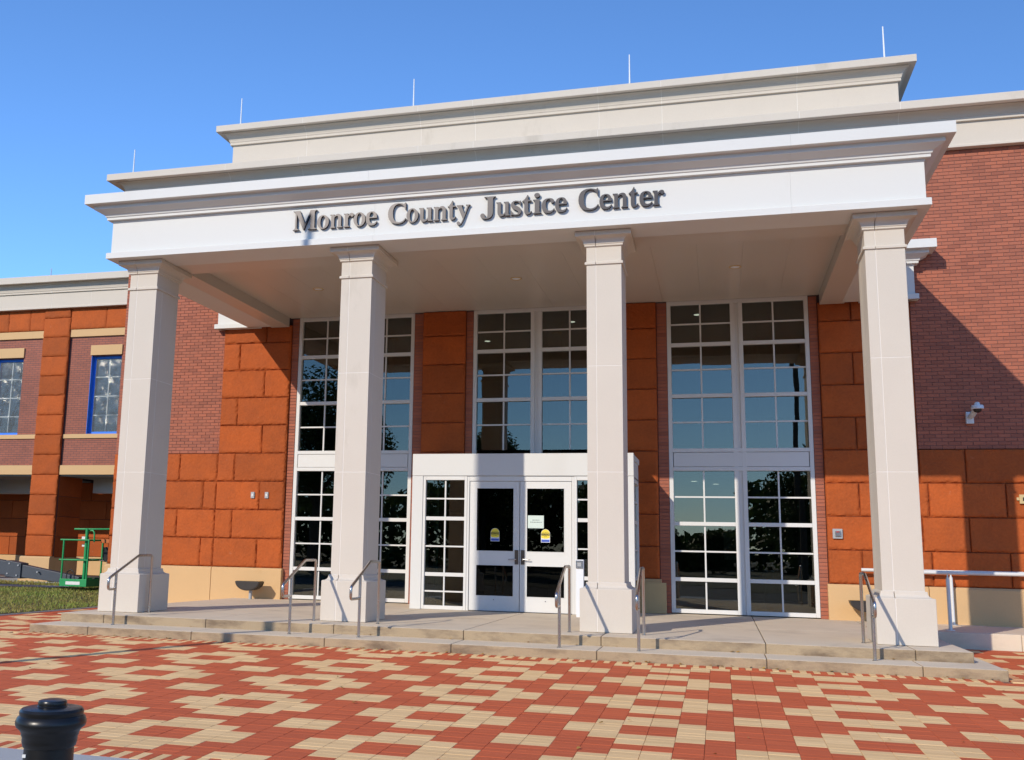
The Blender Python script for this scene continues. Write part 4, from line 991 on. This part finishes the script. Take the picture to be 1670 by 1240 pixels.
for x in (x0 + .03, x1 - .03):
    for y in (y0 + .03, y1 - .03): pole('corner_post', [(x, y, z0 + .1), (x, y, 1.15)], .025)
for z in (.64, 1.15):
    pole('guard_rail', [(x0 + .02 - .09, y0 + .03, z), (x1 - .03, y0 + .03, z), (x1 - .03, y1 - .03, z), (x0 + .03, y1 - .03, z), (x0 + .03, y0 + .03, z)], .022)
pole('gate_post', [(-14.22, y0 + .16, z0 + .1), (-14.22, y0 + .16, 1.44)], .045)
pole('top_rail', [(-14.6, y0 + .16, 1.43), (-14.2, y0 + .16, 1.43), (-13.5, y0 + .5, 1.45), (-13.4, y1, 1.45)], .025)
pole('hoop', [(-14.2, y0 + .2, 1.40), (-14.08, y0 + .2, 1.40), (-14.03, y0 + .2, 1.34), (-14.02, y0 + .2, 1.1)], .022)
B(-14.0, -13.76, y0 + .6, y0 + .85, .62, .98).build('control_box', 'dark_plastic', lift, bevel=.01)
B(-14.02, -13.6, y0 + .5, y0 + .95, 1.08, 1.18).build('control_panel', 'lift_orange', lift, bevel=.01); B(-14.4, -14.24, y0 + .2, y0 + .3, 1.16, 1.24).build('tool_tray', 'label_white', lift, bevel=.005); B(-14.38, -14.24, y0 + .2, y0 + .3, .98, 1.04).build('tool_tray', 'label_white', lift, bevel=.005)
pole('cable', [(-14.7, y0 + .5, .68), (-14.5, y0 + .5, .62), (-14.2, y0 + .5, .66), (-13.7, y0 + .5, .60), (-13.68, y0 + .5, .4), (-13.8, y0 + .5, .22), (-14.2, y0 + .5, .16)], .018, 'dark_plastic')
pole('hose', [(-14.62, y0 - .02, .17), (-14.6, y0 - .02, .33), (-14.5, y0 - .02, .40), (-14.4, y0 - .02, .33), (-14.38, y0 - .02, .17)], .012, 'dark_plastic')
def beam(name, a, b, ha, hb, wd, mat='lift_grey'):
    a, b = Vector(a), Vector(b); mb = MB(); rs = []
    for p, h in ((a, ha), (b, hb)): rs.append([(p.x, p.y - wd / 2, p.z - h / 2), (p.x, p.y + wd / 2, p.z - h / 2), (p.x, p.y + wd / 2, p.z + h / 2), (p.x, p.y - wd / 2, p.z + h / 2)])
    mb.rings(rs); return mb.build(name, mat, lift, bevel=.012)
beam('boom', (-14.45, 8.7, .10), (-16.25, 8.62, .325), .20, .34, .24); beam('boom_sleeve', (-16.15, 8.62, .315), (-16.62, 8.6, .375), .40, .42, .32); beam('boom_section', (-16.5, 8.6, .365), (-23.5, 8.3, 1.15), .36, .46, .30)
for x, z in ((-16.22, .46), (-16.25, .20), (-16.5, .50), (-16.54, .24), (-15.62, .30)): MB().tube([(x, 8.43, z), (x, 8.50, z)], .022, 10).build('pin', 'grey_box', lift)
B(-26.2, -23.2, 7.2, 9.4, .35, 1.5).build('chassis', 'lift_green', lift, bevel=.05)
for x in (-25.7, -23.7):
    for y in (7.1, 9.5): MB().rings([[(x + .42 * math.cos(a), yy, .30 + .42 * math.sin(a)) for a in [2 * math.pi * k / 24 for k in range(24)]] for yy in (y - .15, y + .15)]).build('wheel', 'dark_plastic', lift, bevel=.03)

# ---- flagpole left of the view: its shadow crosses plaza, steps and frieze
fpx, fpy = -8.50, -8.45; fz = gz(-8.45)
fp = thing('flagpole', (fpx, fpy, fz), 'tall pale metal flagpole on the walk in front of the plaza', 'flagpole')
MB().tube([(fpx, fpy, fz - .02), (fpx, fpy, 11.0)], [.095, .055], 16).build('pole', 'pole_paint', fp, smooth=True)
MB().lathe([(.2, 0), (.2, .06), (.12, .12), (.09, .2)], (fpx, fpy, fz), 20).build('collar', 'pole_paint', fp, smooth=True)
MB().lathe([(.0, -.08), (.04, -.07), (.07, -.03), (.075, .01), (.06, .06), (.0, .085)], (fpx, fpy, 11.07), 16).build('finial', 'brass_fixture', fp, smooth=True)

# ---- what the glass mirrors: trees and a utility pole across the street
def tree(name, x, y, h, r, seed, lab, n=5200, z=-.5, low=.28):
    rnd = random.Random(seed); t = thing(name, (x, y, z), lab, 'tree', 'trees across the street')
    tr = MB(); tr.tube([(x, y, z - .05), (x + rnd.uniform(-.1, .1), y, z + h * .3), (x + rnd.uniform(-.3, .3), y, z + h * .6), (x, y, z + h * .85)], [h * .028, h * .022, h * .013, h * .004], 10)
    lobes = []
    for k in range(13):
        a = rnd.uniform(0, 6.28); zz = z + h * rnd.uniform(low + .12, .88); rr = r * rnd.uniform(.25, .72) * (1.05 - abs((zz - z) / h - .55) * .9)
        c = Vector((x + math.cos(a) * rr, y + math.sin(a) * rr, zz)); lobes.append((c, r * rnd.uniform(.30, .5)))
        tr.tube([(x, y, z + (zz - z) * .62), tuple(c * .5 + Vector((x, y, zz)) * .5 + Vector((0, 0, -.2))), tuple(c)], [h * .011, h * .007, h * .003], 6)
    lobes.append((Vector((x, y, z + h * .84)), r * .4)); lobes.append((Vector((x, y, z + h * .55)), r * .5))
    tr.build('trunk', 'bark', t, smooth=True)
    lf = MB()
    for k in range(n):
        c, rr = lobes[rnd.randrange(len(lobes))]
        v = Vector((rnd.gauss(0, 1), rnd.gauss(0, 1), rnd.gauss(0, .8))).normalized() * rr * rnd.random() ** .4
        p = c + v; s = rnd.uniform(.07, .17); u = Vector((rnd.gauss(0, 1), rnd.gauss(0, 1), rnd.gauss(0, .6))).normalized(); w = u.orthogonal().normalized()
        lf.add([p - u * s, p - w * s * .6, p + u * s, p + w * s * .6], [(0, 1, 2, 3)], 0, rnd.random())
    lf.build('crown', 'leaf', t, fix=False, tone=True)
tree('shade_tree', -24.5, -38, 14.5, 5.2, 11, 'broad shade tree mirrored in the leftmost tall window', 22000)
tree('shade_tree', -15.5, -52, 11, 4.2, 12, 'shade tree mirrored beside the left column', 14000)
tree('shade_tree', 9.5, -34, 11.5, 4.4, 13, 'shade tree mirrored at the right edge of the right window', 16000)
tree('street_tree', -2.5, -58, 3.6, 2.2, 14, 'low tree mirrored low in the middle window', 9000, low=.1)
tree('street_tree', 0.8, -62, 3.5, 2.2, 15, 'low tree mirrored low in the left half of the right window', 9000, low=.1)
tree('street_tree', -8.5, -66, 7.5, 3.8, 16, 'low tree mirrored low in the left window', 9000, low=.1)
tree('street_tree', 7.4, -60, 8.6, 3.4, 17, 'low round tree behind the mirrored utility pole', 9000, low=.1)
tree('street_tree', -18, -70, 9, 4.2, 18, 'farthest street tree left of the crossing', 9000, low=.1)
up = thing('utility_pole', (5.6, -30, -.6), 'tall utility pole mirrored in the right window', 'pole')
MB().tube([(5.6, -30, -.7), (5.6, -30, 12.6)], [.17, .12], 12).build('mast', 'bark', up, smooth=True); B(4.6, 6.6, -30.06, -29.94, 11.7, 11.85).build('cross_arm', 'bark', up)
for x in (4.75, 5.2, 6.0, 6.45): MB().lathe([(.05, 0), (.06, .05), (.03, .14)], (x, -30, 11.85), 10).build('insulator', 'grey_box', up)

wd = MB(); rnd = random.Random(5)
for i in range(26000):
    x = rnd.uniform(-110, 110); y = rnd.uniform(-96, -80); top = (3.4 if -9 < x < 3.8 else 7.5) + (.8 if -9 < x < 3.8 else 2.2) * noise.noise((x * .11, 0, 0)) + .7 * noise.noise((x * .4, y * .3, 4)); z = -.6 + (top + .6) * rnd.random() ** .75
    p = Vector((x, y, z)); s = rnd.uniform(.3, .75); u = Vector((rnd.gauss(0, 1), rnd.gauss(0, 1), rnd.gauss(0, .6))).normalized(); w = u.orthogonal().normalized()
    wd.add([p - u * s, p - w * s * .7, p + u * s, p + w * s * .7], [(0, 1, 2, 3)], 0, rnd.random())
o = wd.build('woodland', 'leaf', None, fix=False, tone=True); tag(o, 'dark belt of woodland far across the street, seen mirrored in the glass', 'woodland', kind='stuff')

# ---- dry leaves blown against the foot of the steps and over the plaza
leafy('dry_leaf', (.30, .14, .03), (.42, .27, .06), .15)
lt = MB(); rnd = random.Random(21)
for i in range(150):
    if i < 85: x = rnd.uniform(SX0 - .2, SX1 + .3); y = YL - abs(rnd.gauss(0, .035)) - .006; z = gz(y)
    elif i < 105: x = rnd.uniform(-8.2, 4.4); y = YU - abs(rnd.gauss(0, .03)) - .006; z = ZL
    else: x = rnd.uniform(-8, 5); y = rnd.uniform(-6.8, YL - .1); z = gz(y)
    s_ = rnd.uniform(.012, .030); a = rnd.uniform(0, 6.28); u = Vector((math.cos(a), math.sin(a), rnd.uniform(-.1, .3))) * s_; w = Vector((-math.sin(a), math.cos(a), rnd.uniform(-.2, .4))) * s_ * .6; c = Vector((x, y, z + .007 + s_ * .25))
    lt.add([c - u, c - w, c + u, c + w + Vector((0, 0, s_ * .3))], [(0, 1, 2), (0, 2, 3)], 0, rnd.random())
o = lt.build('leaf_litter', 'dry_leaf', None, fix=False, tone=True); tag(o, 'scattered small dry leaves on the paving and along the foot of the steps', 'leaves', kind='stuff')
